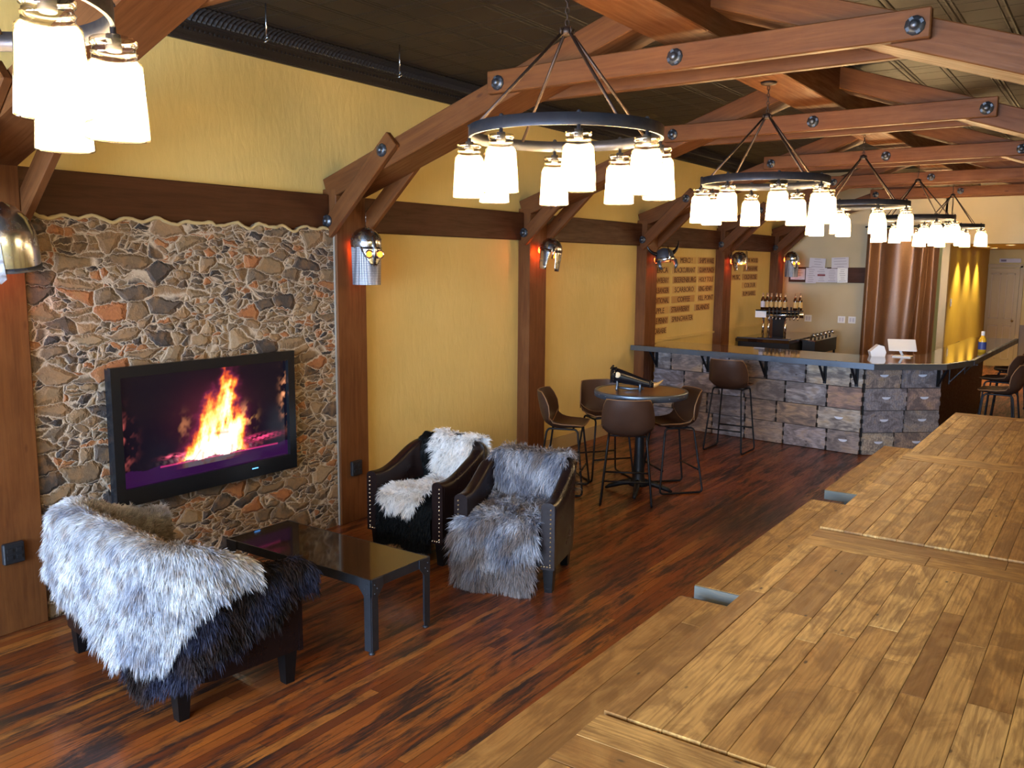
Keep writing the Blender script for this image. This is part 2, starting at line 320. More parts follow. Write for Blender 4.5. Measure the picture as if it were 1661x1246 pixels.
def copy_tree(o, parent=None):
    c = o.copy(); COL.objects.link(c); c.parent = parent
    for ch in list(o.children): copy_tree(ch, c)
    return c
def struct(o): o['kind'] = 'structure'; return o
def bx(name, mat, x0, x1, y0, y1, z0, z1, parent=None, recenter=True, bev=0.):
    return MB().box(((x0+x1)/2, (y0+y1)/2, (z0+z1)/2), (x1-x0, y1-y0, z1-z0), random.random(), bev=bev).build(name, mat, parent, recenter=recenter)

# ------------------------------------------------------------------ the room
XW, XR, ZC, YB, YC = -5.15, .95, 3.72, 15.97, 21.3
struct(bx('floor', 'floor', XW-.2, XR+.2, YF-.2, YC+.2, -.1, 0, recenter=False))
struct(bx('ceiling', 'tin', XW-.2, XR+.2, YF-.2, YB+.1, ZC, ZC+.1, recenter=False))
struct(bx('wall_left', 'plaster_yellow', XW-.2, XW, YF-.2, YB+.1, 0, ZC, recenter=False))
struct(bx('wall_right', 'plaster_yellow', XR, XR+.2, YF-.2, YC+.2, 0, ZC, recenter=False))
b = MB(); b.box((-4.5, YB+.06, 1.86), (1.7, .12, 3.72)); b.box((-2.45, YB+.06, 1.86), (.11, .12, 3.72)); b.box((-3.07, YB+.06, 3.25), (1.2, .12, .94)); b.box((-.73, YB+.06, 3.1), (3.36, .12, 1.24))
struct(b.build('wall_back', 'plaster_cream'))
struct(bx('wall_corridor', 'plaster_bright', -2.52, -2.42, YB+.121, YC, 0, 2.48, recenter=False))
struct(bx('ceiling_corridor', 'plaster_bright', -2.52, XR, YB+.121, YC, 2.48, 2.6, recenter=False))
b = MB(); b.box((-.8, YC+.06, 1.7), (3.5, .12, 1.6)); struct(b.build('wall_far', 'plaster_yellow'))
struct(bx('wall_wainscot', 'wainscot_grey', -2.52, XR, YC, YC+.12, 0, .9, recenter=False))
struct(bx('wall_store', 'plaster_yellow', XW-.2, -2.53, 17.5, 17.6, 0, ZC, recenter=False))
# street wall with two shop windows
b = MB(); zt, zb = 2.95, .55
b.box((-2.1, YF-.1, (ZC+zt)/2), (6.3, .2, ZC-zt)); b.box((-2.1, YF-.1, zb/2), (6.3, .2, zb))
for x0, x1 in ((XW-.05, -4.85), (-1.6, -1.35), (.75, XR+.05)): b.box(((x0+x1)/2, YF-.1, (zt+zb)/2), (x1-x0, .2, zt-zb))
struct(b.build('wall_front', 'plaster_yellow'))
for i, (x0, x1) in enumerate(((-4.85, -1.6), (-1.35, .75))):
    fr = MB(); f = .05
    for (a, c, d, e) in ((x0, x1, zb, zb+f), (x0, x1, zt-f, zt), (x0, x0+f, zb, zt), (x1-f, x1, zb, zt), ((x0+x1)/2-f/2, (x0+x1)/2+f/2, zb, zt)):
        fr.box(((a+c)/2, YF-.1, (d+e)/2), (c-a, .08, e-d))
    wo = struct(fr.build('window_%d' % (i+1), 'timber_dark'))
    MB().box(((x0+x1)/2, YF-.1, (zb+zt)/2), (x1-x0-.06, .008, zt-zb-.06)).build('glass_pane', 'window_glass', wo)
struct(bx('baseboard_left', 'baseboard_paint', XW, XW+.02, 5.12, YB, 0, .15, recenter=False))
struct(bx('trim_1', 'plaster_yellow', XW, XW+.03, 10.45, 15.2, 1.07, 1.10, recenter=False))
# tin cornice with ribbed cove
b = MB(); b.box((XW+.012, (YF+YB)/2, 3.585), (.024, YB-YF, .12)); b.box((XW+.02, (YF+YB)/2, 3.545), (.04, YB-YF, .02)); b.box((XW+.02, (YF+YB)/2, 3.64), (.04, YB-YF, .016))
b.build  # rope beads then ribs
y = 0.6
while y < YB-.1:
    for j in range(4):
        a0, a1 = PI/2*j/4, PI/2*(j+1)/4
        pts = []
        for a in (a0, a1): pts.append((XW+.14-.13*math.cos(a), 3.64+.08*math.sin(a)))
        P0, P1 = pts
        V = [(P0[0], y, P0[1]), (P1[0], y, P1[1]), (P1[0]+.012, y+.019, P1[1]-.012), (P0[0]+.012, y+.019, P0[1]-.012), (P1[0], y+.038, P1[1]), (P0[0], y+.038, P0[1])]
        b.add(V, [(0, 1, 2, 3), (3, 2, 4, 5)], 0, 0, False)
    b.box((XW+.03, y+.015, 3.6), (.012, .018, .016)); y += .038
struct(b.build('trim_2', 'cornice_tin', fix=False))
# horizontal timbers on the wall between the posts
PY = [2.13+2.67*i for i in range(-2, 6)]; PW = .32
PY = [2.13, 4.80, 7.48, 10.15, 12.79, 15.3]; PYn = [-.54, 2.13]+PY[1:]
ends = [YF]+[p for p in PYn]+[YB]
k = 3
segs = [(YF, -.54)]+[(PYn[i]+PW, PYn[i+1]) for i in range(len(PYn)-1)]
def beam(name, mat, p, q, wd, ht, parent=None):       # object x runs along the timber
    p = Vector(p); q = Vector(q); L = (q-p).length
    o = MB().box((L/2, 0, 0), (L, wd, ht), random.random(), bev=.006).build(name, mat)
    o.matrix_world = Matrix.Translation(p) @ (q-p).to_track_quat('X', 'Z').to_matrix().to_4x4()
    if parent: o.parent = parent
    return o
for i, (y0, y1) in enumerate(segs):
    struct(beam('trim_%d' % (k+i), 'timber_dark', (XW+.035, y0, 2.48), (XW+.035, y1, 2.48), .07, .275))
struct(beam('trim_12', 'timber_dark', (-5.0, YB-.03, 1.95), (-3.68, YB-.03, 1.95), .06, .265))
# ------------------------------------------------------------------ timber frames
BOLT = MB(); BOLT.lathe([(.048, 0), (.048, .006), (.03, .014), (.02, .02), (.02, .03), (.012, .036), (.001, .037)], 10)
for i in range(4):
    a = i*PI/2+.4; BOLT.box((.033*math.cos(a), .033*math.sin(a), .010), (.02, .02, .008), rot=Matrix.Rotation(a, 4, 'Z'))
BOLT = BOLT.build('bolt', 'bolt_iron'); BM = BOLT.data
XC = -2.19
def frame(y0, label, posts=True):
    t = empty('timber_frame', (XC, y0+PW/2, 0), 0, label, 'timber frame', 'timber frames across the room')
    def place(o): o.location = o.location-Vector((XC, y0+PW/2, 0)); o.parent = t; return o
    def bm_(name, p, q, wd, ht, mat='timber'):
        o = beam(name, mat, p, q, wd, ht); m = o.matrix_world.copy(); m.translation = m.translation-Vector((XC, y0+PW/2, 0)); o.parent = t; o.matrix_local = m; return o
    yc = y0+PW/2
    for s in (-1, 1):
        X = lambda x: x if s < 0 else 2*XC-x
        px = X(-5.08)
        bm_('post', (px, yc, 0), (px, yc, 2.66 if True else 0), PW, .145)
        # rafter (single, between the paired planks); sheared prism
        poly = [(X(-5.155), 2.735), (X(-5.155), 2.56), (X(-5.0), 2.60), (X(-2.36), 3.52), (X(-2.36), 3.70)]
        L = math.hypot(2.79, .965); an = math.atan2(.965, 2.79)
        P = Vector((X(-5.15), yc, 2.735)); Q = Vector((X(-2.36), yc, 3.70)); d = (Q-P).normalized(); nrm = Vector((-d.z, 0, d.x)); nrm = nrm if nrm.z > 0 else -nrm
        bm_('rafter', P-nrm*.083, Q-nrm*.083, PW-.002, .166)
        for yy_ in (y0-.026, y0+PW+.026):
            bm_('knee_brace', (X(-5.085), yy_, 2.335), (X(-4.385), yy_, 2.985), .05, .135)
        for yy_, dz in ((y0-.055, -1), (y0+PW+.055, 1)):
            for (bx_, bz) in ((-4.47, 2.905), (-5.045, 2.415), (-3.44, 3.262)):
                o = bpy.data.objects.new('bolt', BM); COL.objects.link(o); o.parent = t
                yb = (y0-.001 if bx_ == -3.44 else yy_) if False else yy_
                o.matrix_local = Matrix.Translation((X(bx_)-XC, yb-yc, bz)) @ Matrix.Rotation(-dz*PI/2, 4, 'X') @ Matrix.Rotation(random.random()*3, 4, 'Z')
    for yy_ in (y0-.027, y0+PW+.027): bm_('tie_beam', (-3.53, yy_, 3.272), (-.87, yy_, 3.272), .052, .145)
    for yy_, dz in ((y0-.055, -1), (y0+PW+.055, 1)):
        o = bpy.data.objects.new('bolt', BM); COL.objects.link(o); o.parent = t
        o.matrix_local = Matrix.Translation((-2.2-XC, yy_-yc, 3.27)) @ Matrix.Rotation(-dz*PI/2, 4, 'X')
    return t
fl = ['nearest timber frame, its post at the left edge of the stone wall', 'timber frame whose post stands between the stone wall and the first yellow panel',
      'timber frame whose post stands behind the group of bucket stools', 'timber frame whose post stands at the left end of the bar',
      'timber frame whose post parts the two lettered menu walls', 'farthest timber frame, its post in the corner by the pinned papers']
for y0, lb in zip(PY, fl): frame(y0, lb)
bpy.data.objects.remove(BOLT)
o = beam('ridge_beam', 'timber', (-2.19, YF, 3.555), (-2.19, YB, 3.555), .34, .325); tagp(o, 'long boxed ridge beam under the ceiling carrying the chandeliers', 'beam')
# stone veneer panel with wavy top
b = MB(); ya, yb_ = 2.452, 4.795; N = 90; pts = []
for i in range(N+1):
    y = ya+(yb_-ya)*i/N; z = 2.335+.022*abs(math.sin(y*9.3+.6*math.sin(y*5)))+.012*math.sin(y*31)+.01*random.random(); pts.append((y, z))
b.prism([(ya, 0)]+pts+[(yb_, 0)], XW, -5.035, 'x')
struct(b.build('wall_stone', 'stone'))
seam = MB()
for ys in (2.95, 3.36, 3.9, 4.35):
    pass
lip = MB(); lip.tube([(-5.04, y, z-.004) for y, z in pts], [.009+.006*random.random() for _ in pts], 6); struct(lip.build('trim_20', 'trim_cream'))
struct(bx('trim_21', 'wainscot_grey', -5.045, -5.02, 4.79, 4.80, 0, 2.33, recenter=False))
# ceiling hooks
for i, (x, y) in enumerate(((-4.6, 3.84), (-4.6, 5.09))):
    b = MB(); b.tube([(x, y, ZC), (x, y, 3.52)], .005, 6); b.tube([(x+.018*math.cos(a), y+.018*math.sin(a)*.8, 3.50+.018*math.sin(a)) for a in np.linspace(0, 2*PI, 14)[:-1]], .005, 5, True)
    o = b.build('ceiling_hook', 'steel_bright', recenter=True); tagp(o, ['thin metal eye hook hanging from the dark ceiling, the one over the television', 'thin metal eye hook hanging from the dark ceiling, the one nearer the large chandelier'][i], 'hook', 'eye hooks under the ceiling')
# ------------------------------------------------------------------ chandeliers
def jar_meshes():
    gl = MB(); gl.lathe([(.052, .0), (.056, -.004), (.056, -.016), (.051, -.020), (.051, -.030), (.056, -.034), (.053, -.040), (.054, -.050), (.066, -.060), (.068, -.075), (.0775, -.243), (.072, -.246), (.001, -.243)], 24)
    N = 32; rows = []
    zs = [0, .25, .5, .75, 1]
    for t in zs:
        rw = []
        for k in range(N+1):
            a = 2*PI*k/N; top = -.078-.006*math.cos(a*8); z = top+(-.240-top)*t; rr_ = (.068+(.0775-.068)*(-z-.075)/.168)-.0025; rw.append((rr_*math.cos(a), rr_*math.sin(a), z))
        rows.append(rw)
    rows.append([(x*.02, y_*.02, -.240) for x, y_, z in rows[-1]])
    fr = MB(); fr.grid(rows)
    so = MB(); so.lathe([(.001, .028), (.008, .028), (.008, .012), (.018, .010), (.020, -.028), (.016, -.032), (.001, -.032)], 12)
    return gl, fr, so
def chandelier(center, hub, rot, label):
    t = empty('jar_chandelier', (center[0], center[1], 2.70), rot, label, 'chandelier', 'mason jar chandeliers hanging in a row from the ridge beam')
    b = MB(); R = .452
    b.lathe([(R, -.026), (R, .026), (R-.010, .026), (R-.010, -.026), (R, -.026)], 64)
    for i in range(8):
        a = i*PI/4; b.dome((R*math.cos(a)*.985, R*math.sin(a)*.985, .026), .011, 8)
    b.build('ring', 'steel_ring', t)
    for i in range(4):
        a = PI/8+i*PI/2; r_ = MB(); r_.tube([(R*.975*math.cos(a), R*.975*math.sin(a), .02), (.02*math.cos(a), .02*math.sin(a), .455)], .0075, 8); r_.build('rod', 'chain_bronze', t)
    h = MB(); h.lathe([(.001, .44), (.025, .44), (.03, .455), (.02, .475), (.001, .48)], 12)
    for i in range(4): a = PI/8+i*PI/2; h.tube([(.034*math.cos(a)+.014*math.cos(q), .034*math.sin(a), .455+.014*math.sin(q)) for q in np.linspace(0, 2*PI, 9)[:-1]], .004, 5, True)
    h.build('hub', 'chain_bronze', t)
    ch = MB(); z = .495; k = 0
    while z < .665:
        pts = [((.009*math.cos(q) if k % 2 else 0), (0 if k % 2 else .009*math.cos(q)), z+.017*math.sin(q)) for q in np.linspace(0, 2*PI, 11)[:-1]]
        ch.tube(pts, .0028, 5, True); z += .026; k += 1
    ch.build('chain', 'chain_bronze', t)
    MB().lathe([(.001, .667), (.012, .668), (.05, .676), (.058, .690), (.001, .692)], 20).build('canopy', 'chain_bronze', t)
    for i in range(8):
        a = i*PI/4; j = gl_.copy(); COL.objects.link(j); j.parent = t; j.location = ((R-.005)*math.cos(a), (R-.005)*math.sin(a), -.052); 
        for ch_ in list(gl_.children): c = ch_.copy(); COL.objects.link(c); c.parent = j
    return t
_g, _f, _s = jar_meshes(); gl_ = _g.build('jar', 'clear_glass'); _f.build('frosted_coating', 'frosted', gl_); _s.build('lamp_socket', 'steel_ring', gl_)
cl = ['nearest jar chandelier, cut off by the top left corner', 'large jar chandelier hanging over the tub chairs', 'jar chandelier hanging above the bucket stools, next beyond the large one',
      'jar chandelier in front of the brown curtain, third of those wholly in view', 'small far jar chandelier beside the yellow corridor wall, next to last', 'farthest jar chandelier, nearest the corridor']
CY_ = [.90, 3.56, 6.30, 9.10, 11.85, 14.50]
for (y, lb, off) in zip(CY_, cl, (36, 7, 12, 20, 31, 17)):
    cx_ = -2.34 if y < 1 else XC; az = math.atan2(-y, -cx_); chandelier((cx_, y), 3.17, az+math.radians(off), lb)
for ch_ in list(gl_.children): bpy.data.objects.remove(ch_)
bpy.data.objects.remove(gl_)
# ------------------------------------------------------------------ television
tv = empty('television', (-4.98, 3.572, .6), 0, 'large black television on the stone wall playing a log fire', 'television')
tv.location = (0, 0, 0)
b = MB(); ty0, ty1, tz0, tz1 = 2.864, 4.282, .592, 1.462
sy0, sy1, sz0, sz1 = 2.925, 4.222, .700, 1.395
for (a, c, d, e) in ((ty0, ty1, tz0, sz0), (ty0, ty1, sz1, tz1), (ty0, sy0, sz0, sz1), (sy1, ty1, sz0, sz1)): b.box((-4.945, (a+c)/2, (d+e)/2), (.035, c-a, e-d))
b.box((-4.985, (ty0+ty1)/2, (tz0+tz1)/2), (.05, ty1-ty0-.02, tz1-tz0-.02)); b.build('frame', 'plastic_black', tv)
NU, NV = 250, 136
U, V = np.meshgrid(np.linspace(0, 1, NU), np.linspace(0, 1, NV), indexing='ij')
def fbm(u, v, s=1., seed=0, octs=5):
    r = np.random.default_rng(seed); o = np.zeros_like(u); amp = 1.
    for k in range(octs):
        for q in range(3):
            a = r.uniform(0, 2*PI); f = s*(2**k)*r.uniform(.8, 1.25); o += amp*np.sin(u*f*math.cos(a)*6.28+v*f*math.sin(a)*6.28+r.uniform(0, 6.28))/3
        amp *= .6
    return o
wx = fbm(U, V*.5, 3, 5)*.018; gs = lambda x, c, s: np.exp(-((x-c)/s)**2)
def tongue(c, wd, top, bot=.2, lean=0.):
    h = np.clip((V-bot)/(top-bot), 0, 1.3); return np.exp(-((U+wx*(1+2*h)-c-lean*h)/(wd*(1.05-.72*h)+.004))**2)*np.clip(1.25-h**1.5, 0, 1)*(V > bot-.06)
F = tongue(.575, .085, .98, .16, .05)*1.5+tongue(.45, .085, .78, .14, .05)*1.05+tongue(.53, .15, .42, .14)*1.0+tongue(.62, .06, .80, .2)*.6+tongue(.38, .05, .35, .14)*.6
F *= 1+.38*fbm(U*2.2, V*.6, 3.5, 9)+.25*fbm(U*5, V*1.1, 4, 19); F = np.clip(F, 0, 2)
def cmap(F):
    xs = [0, .18, .42, .80, 1.25, 2.0]; cs = np.array([(0, 0, 0), (.07, .005, .02), (.45, .05, .01), (.95, .38, .04), (1., .80, .25), (1., .95, .72)])
    return np.stack([np.interp(F, xs, cs[:, k]) for k in range(3)], -1)
img = cmap(F)+np.array([.0015, .001, .004])
stn = np.clip(fbm(U*2.6, V*1.7, 3, 41)*1.1+.1, 0, 1)
def addc(mask, c):
    global img; img = img+mask[..., None]*np.array(c)
addc(stn*gs(U, .0, .05)*gs(V, .40, .2), (.42, .08, .07)); addc(stn*gs(U, 1., .035)*gs(V, .62, .2), (.95, .36, .16))
addc(stn*gs(U, .72, .05)*gs(V, .46, .10), (.75, .33, .09)); addc(stn*gs(U, .34, .04)*gs(V, .48, .10), (.22, .08, .03)); addc(gs(U, .52, .2)*gs(V, .55, .28)*.10, (.5, .06, .10))
addc(gs(V, .235-.0*U, .028)*gs(U, .80, .11)*np.clip(fbm(U*3, V*4, 5, 77)+.55, 0, 1.3), (.75, .05, .16)); addc(gs(V, .215, .016)*gs(U, .29, .06)*np.clip(fbm(U*4, V*3, 5, 78)+.6, 0, 1.3), (.9, .12, .20))
bot = (V < .14+.01*np.sin(U*40)); img[bot] = img[bot]*.05+np.array([.016, .002, .026]); addc(gs(V, .135, .006)*((U > .2) & (U < .93)), (.40, .02, .10))
addc(gs(V, .17, .022)*gs(U, .50, .15)*np.clip(fbm(U*6, V*5, 5, 79)+.5, 0, 1.4), (1., .55, .55))
for (x0, y0_, x1, y1_, wdt) in ((.385, .13, .43, .22, .010), (.44, .12, .445, .19, .012), (.62, .13, .625, .21, .012), (.70, .26, .82, .17, .010), (.52, .36, .60, .35, .012), (.53, .13, .50, .19, .010)):
    t = np.clip(((U-x0)*(x1-x0)+(V-y0_)*(y1_-y0_))/((x1-x0)**2+(y1_-y0_)**2), 0, 1); dd = np.hypot(U-x0-t*(x1-x0), (V-y0_-t*(y1_-y0_))*.6)
    k_ = np.clip(1-dd/wdt, 0, 1)**.5; img = img*(1-.6*k_[..., None])+k_[..., None]*np.array([.14, .02, .03])*.6
img = np.clip(img, 0, 1.3)
P = np.stack([np.full_like(U, -4.956), sy0+(sy1-sy0)*U, sz0+(sz1-sz0)*V], -1).reshape(-1, 3)
idx = np.arange(NU*NV).reshape(NU, NV); Q = np.stack([idx[:-1, :-1], idx[1:, :-1], idx[1:, 1:], idx[:-1, 1:]], -1).reshape(-1, 4)
def fast_mesh(name, P, Q, mat, attr=None, data=None, parent=None, smooth=False):
    me = bpy.data.meshes.new(name); k = Q.shape[1]; me.vertices.add(len(P)); me.vertices.foreach_set('co', np.asarray(P, np.float32).ravel())
    me.loops.add(Q.size); me.loops.foreach_set('vertex_index', Q.ravel().astype(np.int32)); me.polygons.add(len(Q))
    me.polygons.foreach_set('loop_start', np.arange(0, Q.size, k, dtype=np.int32)); me.update(calc_edges=True); me.validate()
    me.polygons.foreach_set('use_smooth', [smooth]*len(me.polygons)); me.materials.append(M[mat])
    if attr: a = me.attributes.new(attr, 'FLOAT_COLOR', 'POINT'); a.data.foreach_set('color', np.concatenate([data, np.ones((len(data), 1))], 1).astype(np.float32).ravel())
    o = bpy.data.objects.new(name, me); COL.objects.link(o)
    if parent: o.parent = parent
    return o
fast_mesh('screen', P, Q, 'film', 'pix', img.reshape(-1, 3), tv, True)
b = MB(); b.box((-4.926, 3.90, .655), (.004, .05, .006)); b.build('power_light', 'led_blue', tv)
# ------------------------------------------------------------------ wall outlets by the posts
for nm, loc, lb in (('outlet_box', (-4.99, 2.27, .42), 'black outlet box low on the post at the left edge'), ('outlet_box', (-4.985, 4.95, .40), 'black outlet box low on the post behind the black tub chair')):
    b = MB(); b.box((loc[0], loc[1], loc[2]+.05), (.03, .115, .12), bev=.006)
    for dy in (-.025, .025):
        for dz in (.03, .07): b.box((loc[0]+.017, loc[1]+dy, loc[2]+dz), (.006, .03, .022))
    tagp(b.build(nm, 'plastic_matte', recenter=True), lb, 'outlet')
# ------------------------------------------------------------------ plank tables and benches
def plank_top(b, x0, x1, y0, y1, z1, th, wd=(.07, .13), ln=(.5, 1.5), dz=.0012):
    x = x0
    while x < x1-.02:
        w_ = min(random.uniform(*wd), x1-x)
        if x1-x-w_ < .05: w_ = x1-x
        y = y0
        while y < y1-.02:
            l_ = min(random.uniform(*ln), y1-y)
            if y1-y-l_ < .2: l_ = y1-y
            b.box((x+w_/2, y+l_/2, z1-th/2+random.uniform(-dz, dz)), (w_-.0012, l_-.0012, th), random.random(), bev=.0014); y += l_
        x += w_
def cross_board(b, x0, x1, y0, y1, z1, th):
    y = y0; n = 2; 
    for i in range(n):
        h = (y1-y0)/n; x = x0
        while x < x1-.02:
            l_ = min(random.uniform(.5, .9), x1-x)
            if x1-x-l_ < .2: l_ = x1-x
            b.box((x+l_/2, y0+h*(i+.5), z1-th/2+random.uniform(-.001, .001)), (l_-.0012, h-.0012, th), random.random(), bev=.0014); x += l_
def ptable(y0, y1, z, label, bb=.3, x0=-1.187, x1=-.1):
    t = empty('plank_table', ((x0+x1)/2, (y0+y1)/2, 0), 0, label, 'table', 'long plank tables set end to end'); o = Vector(((x0+x1)/2, (y0+y1)/2, 0))
    def fin(b, nm, mt): ob = b.build(nm, mt); ob.data.transform(Matrix.Translation(-o)); ob.parent = t; return ob
    b = MB(); plank_top(b, x0, x1, y0+.006, y1-bb, z, .034); fin(b, 'top', 'honey_wood')
    b = MB(); cross_board(b, x0, x1, y1-bb+.003, y1-.004, z, .034); fin(b, 'breadboard_end', 'honey_wood_cross')
    b = MB(); b.box(((x0+x1)/2, (y0+y1)/2, z-.055), (x1-x0-.01, y1-y0-.02, .038), .5); b.box(((x0+x1)/2, (y0+y1)/2, z-.10), (x1-x0-.2, y1-y0-.3, .07), .4); fin(b, 'apron', 'honey_wood')
    for sx in (x0+.14, x1-.14):
        for sy in (y0+.2, y1-.2): b = MB(); b.box((sx, sy, (z-.07)/2), (.09, .09, z-.07), random.random(), bev=.005); fin(b, 'leg', 'weathered_end')
ptable(-.15, 2.188, .758, 'nearest plank table, its corner in the bottom right of the view')
ptable(2.196, 4.480, .760, 'middle-near plank table, largest in view, with a broad cross board at its far end')
ptable(4.488, 6.73, .768, 'third plank table from the camera, before the farthest, with a pale sheen on its boards', .26)
ptable(6.738, 8.92, .764, 'farthest plank table, its end toward the bar', .17)
def bench(y0, y1, label, x0=-1.695, x1=-1.33, z=.46):
    t = empty('plank_bench', ((x0+x1)/2, (y0+y1)/2, 0), 0, label, 'bench', 'thick plank benches beside the tables'); o = Vector(((x0+x1)/2, (y0+y1)/2, 0))
    def fin(b, nm, mt): ob = b.build(nm, mt); ob.data.transform(Matrix.Translation(-o)); ob.parent = t; return ob
    b = MB(); plank_top(b, x0, x1, y0+.012, y1-.012, z, .072, (.12, .18), (.7, 2.2), .0006); fin(b, 'seat', 'honey_wood')
    for ye in (y0+.007, y1-.007):
        b = MB(); b.box(((x0+x1)/2, ye, z-.037), (x1-x0-.004, .012, .068), random.random(), bev=.002); fin(b, 'end_grain', 'weathered_end')
    for ye in (y0+.22, y1-.22):
        b = MB(); b.box(((x0+x1)/2, ye, z-.095), (x1-x0-.09, .09, .046), .4, bev=.004); b.box(((x0+x1)/2, ye, (z-.118)/2+.02), (.16, .08, z-.118-.04), .6, bev=.004); b.box(((x0+x1)/2, ye, .02), (x1-x0-.06, .1, .04), .3, bev=.004)
        fin(b, 'leg', 'weathered_end')
bench(1.75, 3.93, 'nearest plank bench, lowest in the view, with no end face showing')
bench(4.09, 6.17, 'middle plank bench with a grey end face toward the camera')
bench(6.485, 8.47, 'farthest plank bench, its far end just before the bar')
# ------------------------------------------------------------------ fur
def field(P, s, seed):
    r = np.random.default_rng(seed); o = np.zeros_like(P)
    for k in range(9):
        d = r.normal(size=3); d /= np.linalg.norm(d); f = 2*PI/(s*r.uniform(.6, 1.7)); a = r.normal(size=3); o += np.sin((P@d)*f+r.uniform(0, 6.28))[:, None]*a
    return o/3
def sfield(P, s, seed): return field(P, s, seed)[:, 0]
def fur_thing(name, S, n, length, tone, flow, label, cat, seed, seedgrid=(40, 60), grav=.5, width=.0032, parent=None, group=None, nflip=1., droop=1.):
    r = np.random.default_rng(seed); gu, gv = seedgrid
    U, V = np.meshgrid(np.linspace(0, 1, gu), np.linspace(0, 1, gv), indexing='ij'); B = S(U.ravel(), V.ravel())
    idx = np.arange(gu*gv).reshape(gu, gv); Q = np.stack([idx[:-1, :-1], idx[1:, :-1], idx[1:, 1:], idx[:-1, 1:]], -1).reshape(-1, 4)
    m = n*4; u = r.random(m); v = r.random(m); e = 1e-3
    def frame_(u, v):
        p = S(u, v); du = (S(np.clip(u+e, 0, 1), v)-S(np.clip(u-e, 0, 1), v)); dv = (S(u, np.clip(v+e, 0, 1))-S(u, np.clip(v-e, 0, 1))); nn = np.cross(du, dv)*nflip; ar = np.linalg.norm(nn, axis=1)
        return p, dv/np.maximum(np.linalg.norm(dv, axis=1), 1e-9)[:, None], du/np.maximum(np.linalg.norm(du, axis=1), 1e-9)[:, None], nn/np.maximum(ar, 1e-12)[:, None], ar
    p, dv, du, nn, ar = frame_(u, v); keep = r.random(m) < ar/np.quantile(ar, .97); ii = np.where(keep)[0][:n]; p, dv, du, nn, u, v = p[ii], dv[ii], du[ii], nn[ii], u[ii], v[ii]; n = len(ii)
    L = length*(.65+.5*r.random(n))*(1+.25*sfield(p, .05, seed+1)).clip(.6, 1.4)
    edge = np.where(np.minimum(u, 1-u) < .04, np.where(u < .5, -1., 1.), 0.)[:, None]; ev = np.where(np.minimum(v, 1-v) < .03, np.where(v < .5, -1., 1.), 0.)[:, None]
    D = nn*.55+flow(u, v, dv, du)+field(p, .035, seed+2)*.20+field(p, .15, seed+3)*.24+r.normal(size=(n, 3))*.15+du*edge*.5+dv*ev*.4
    D /= np.linalg.norm(D, axis=1)[:, None]; lowD = (D*nn).sum(1); D += nn*np.maximum(.12-lowD, 0)[:, None]
    Gv = np.array([0, 0, -1.])
    pts = []
    for t in (0, .4, .75, 1.): pts.append(p+D*(L*t)[:, None]+Gv*(L*grav*t*t*droop)[:, None]+field(p, .02, seed+5)*(L*.20*t*t)[:, None])
    W = np.cross(D, r.normal(size=(n, 3))); W /= np.linalg.norm(W, axis=1)[:, None]; W *= (width*(.7+.6*r.random(n)))[:, None]/2
    verts = np.stack([pts[0]-W, pts[0]+W, pts[1]-W, pts[1]+W, pts[2]-W*.75, pts[2]+W*.75, pts[3]-W*.08, pts[3]+W*.08], 1).reshape(-1, 3)
    k = np.arange(n)*8; q = np.concatenate([np.stack([k+a, k+a+1, k+a+3, k+a+2], 1) for a in (0, 2, 4)])
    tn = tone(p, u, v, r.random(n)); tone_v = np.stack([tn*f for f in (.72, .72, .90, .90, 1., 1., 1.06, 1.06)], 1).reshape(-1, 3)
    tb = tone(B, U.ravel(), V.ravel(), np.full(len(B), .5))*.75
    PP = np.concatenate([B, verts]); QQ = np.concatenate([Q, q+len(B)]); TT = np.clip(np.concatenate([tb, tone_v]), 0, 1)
    lo, hi = B.min(0), B.max(0); c = np.array([(lo[0]+hi[0])/2, (lo[1]+hi[1])/2, lo[2]])
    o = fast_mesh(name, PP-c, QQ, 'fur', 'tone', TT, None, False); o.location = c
    return tagp(o, label, cat, group)
# ------------------------------------------------------------------ tub chairs and settee
def sstep(x, a, b): t = np.clip((x-a)/(b-a), 0, 1); return t*t*(3-2*t)
class Tub:
    def __init__(s, w_, d, r, arm, back, th=.08): s.w, s.d, s.r, s.arm, s.back, s.th = w_, d, r, arm, back, th; s.L = [d-r, PI/2*r, w_-2*r, PI/2*r, d-r]; s.T = sum(s.L)
    def per(s, a):          # a in [0,1]: left arm front -> back -> right arm front ; chair faces -y
        x = np.zeros_like(a); y = np.zeros_like(a); nx = np.zeros_like(a); ny = np.zeros_like(a); q = a*s.T; w2, d2, r = s.w/2, s.d/2, s.r
        c = np.cumsum([0]+s.L)
        m = q <= c[1]; x[m] = -w2; y[m] = -d2+q[m]; nx[m] = -1
        m = (q > c[1]) & (q <= c[2]); t = (q[m]-c[1])/r; x[m] = -w2+r-r*np.cos(t); y[m] = d2-r+r*np.sin(t); nx[m] = -np.cos(t); ny[m] = np.sin(t)
        m = (q > c[2]) & (q <= c[3]); x[m] = -w2+r+(q[m]-c[2]); y[m] = d2; ny[m] = 1
        m = (q > c[3]) & (q <= c[4]); t = (q[m]-c[3])/r; x[m] = w2-r+r*np.sin(t); y[m] = d2-r+r*np.cos(t); nx[m] = np.sin(t); ny[m] = np.cos(t)
        m = q > c[4]; x[m] = w2; y[m] = d2-r-(q[m]-c[4]); nx[m] = 1; ny[m] = 0
        zt = s.arm+(s.back-s.arm)*sstep(y, -d2*.8, d2*.85); return x, y, nx, ny, zt
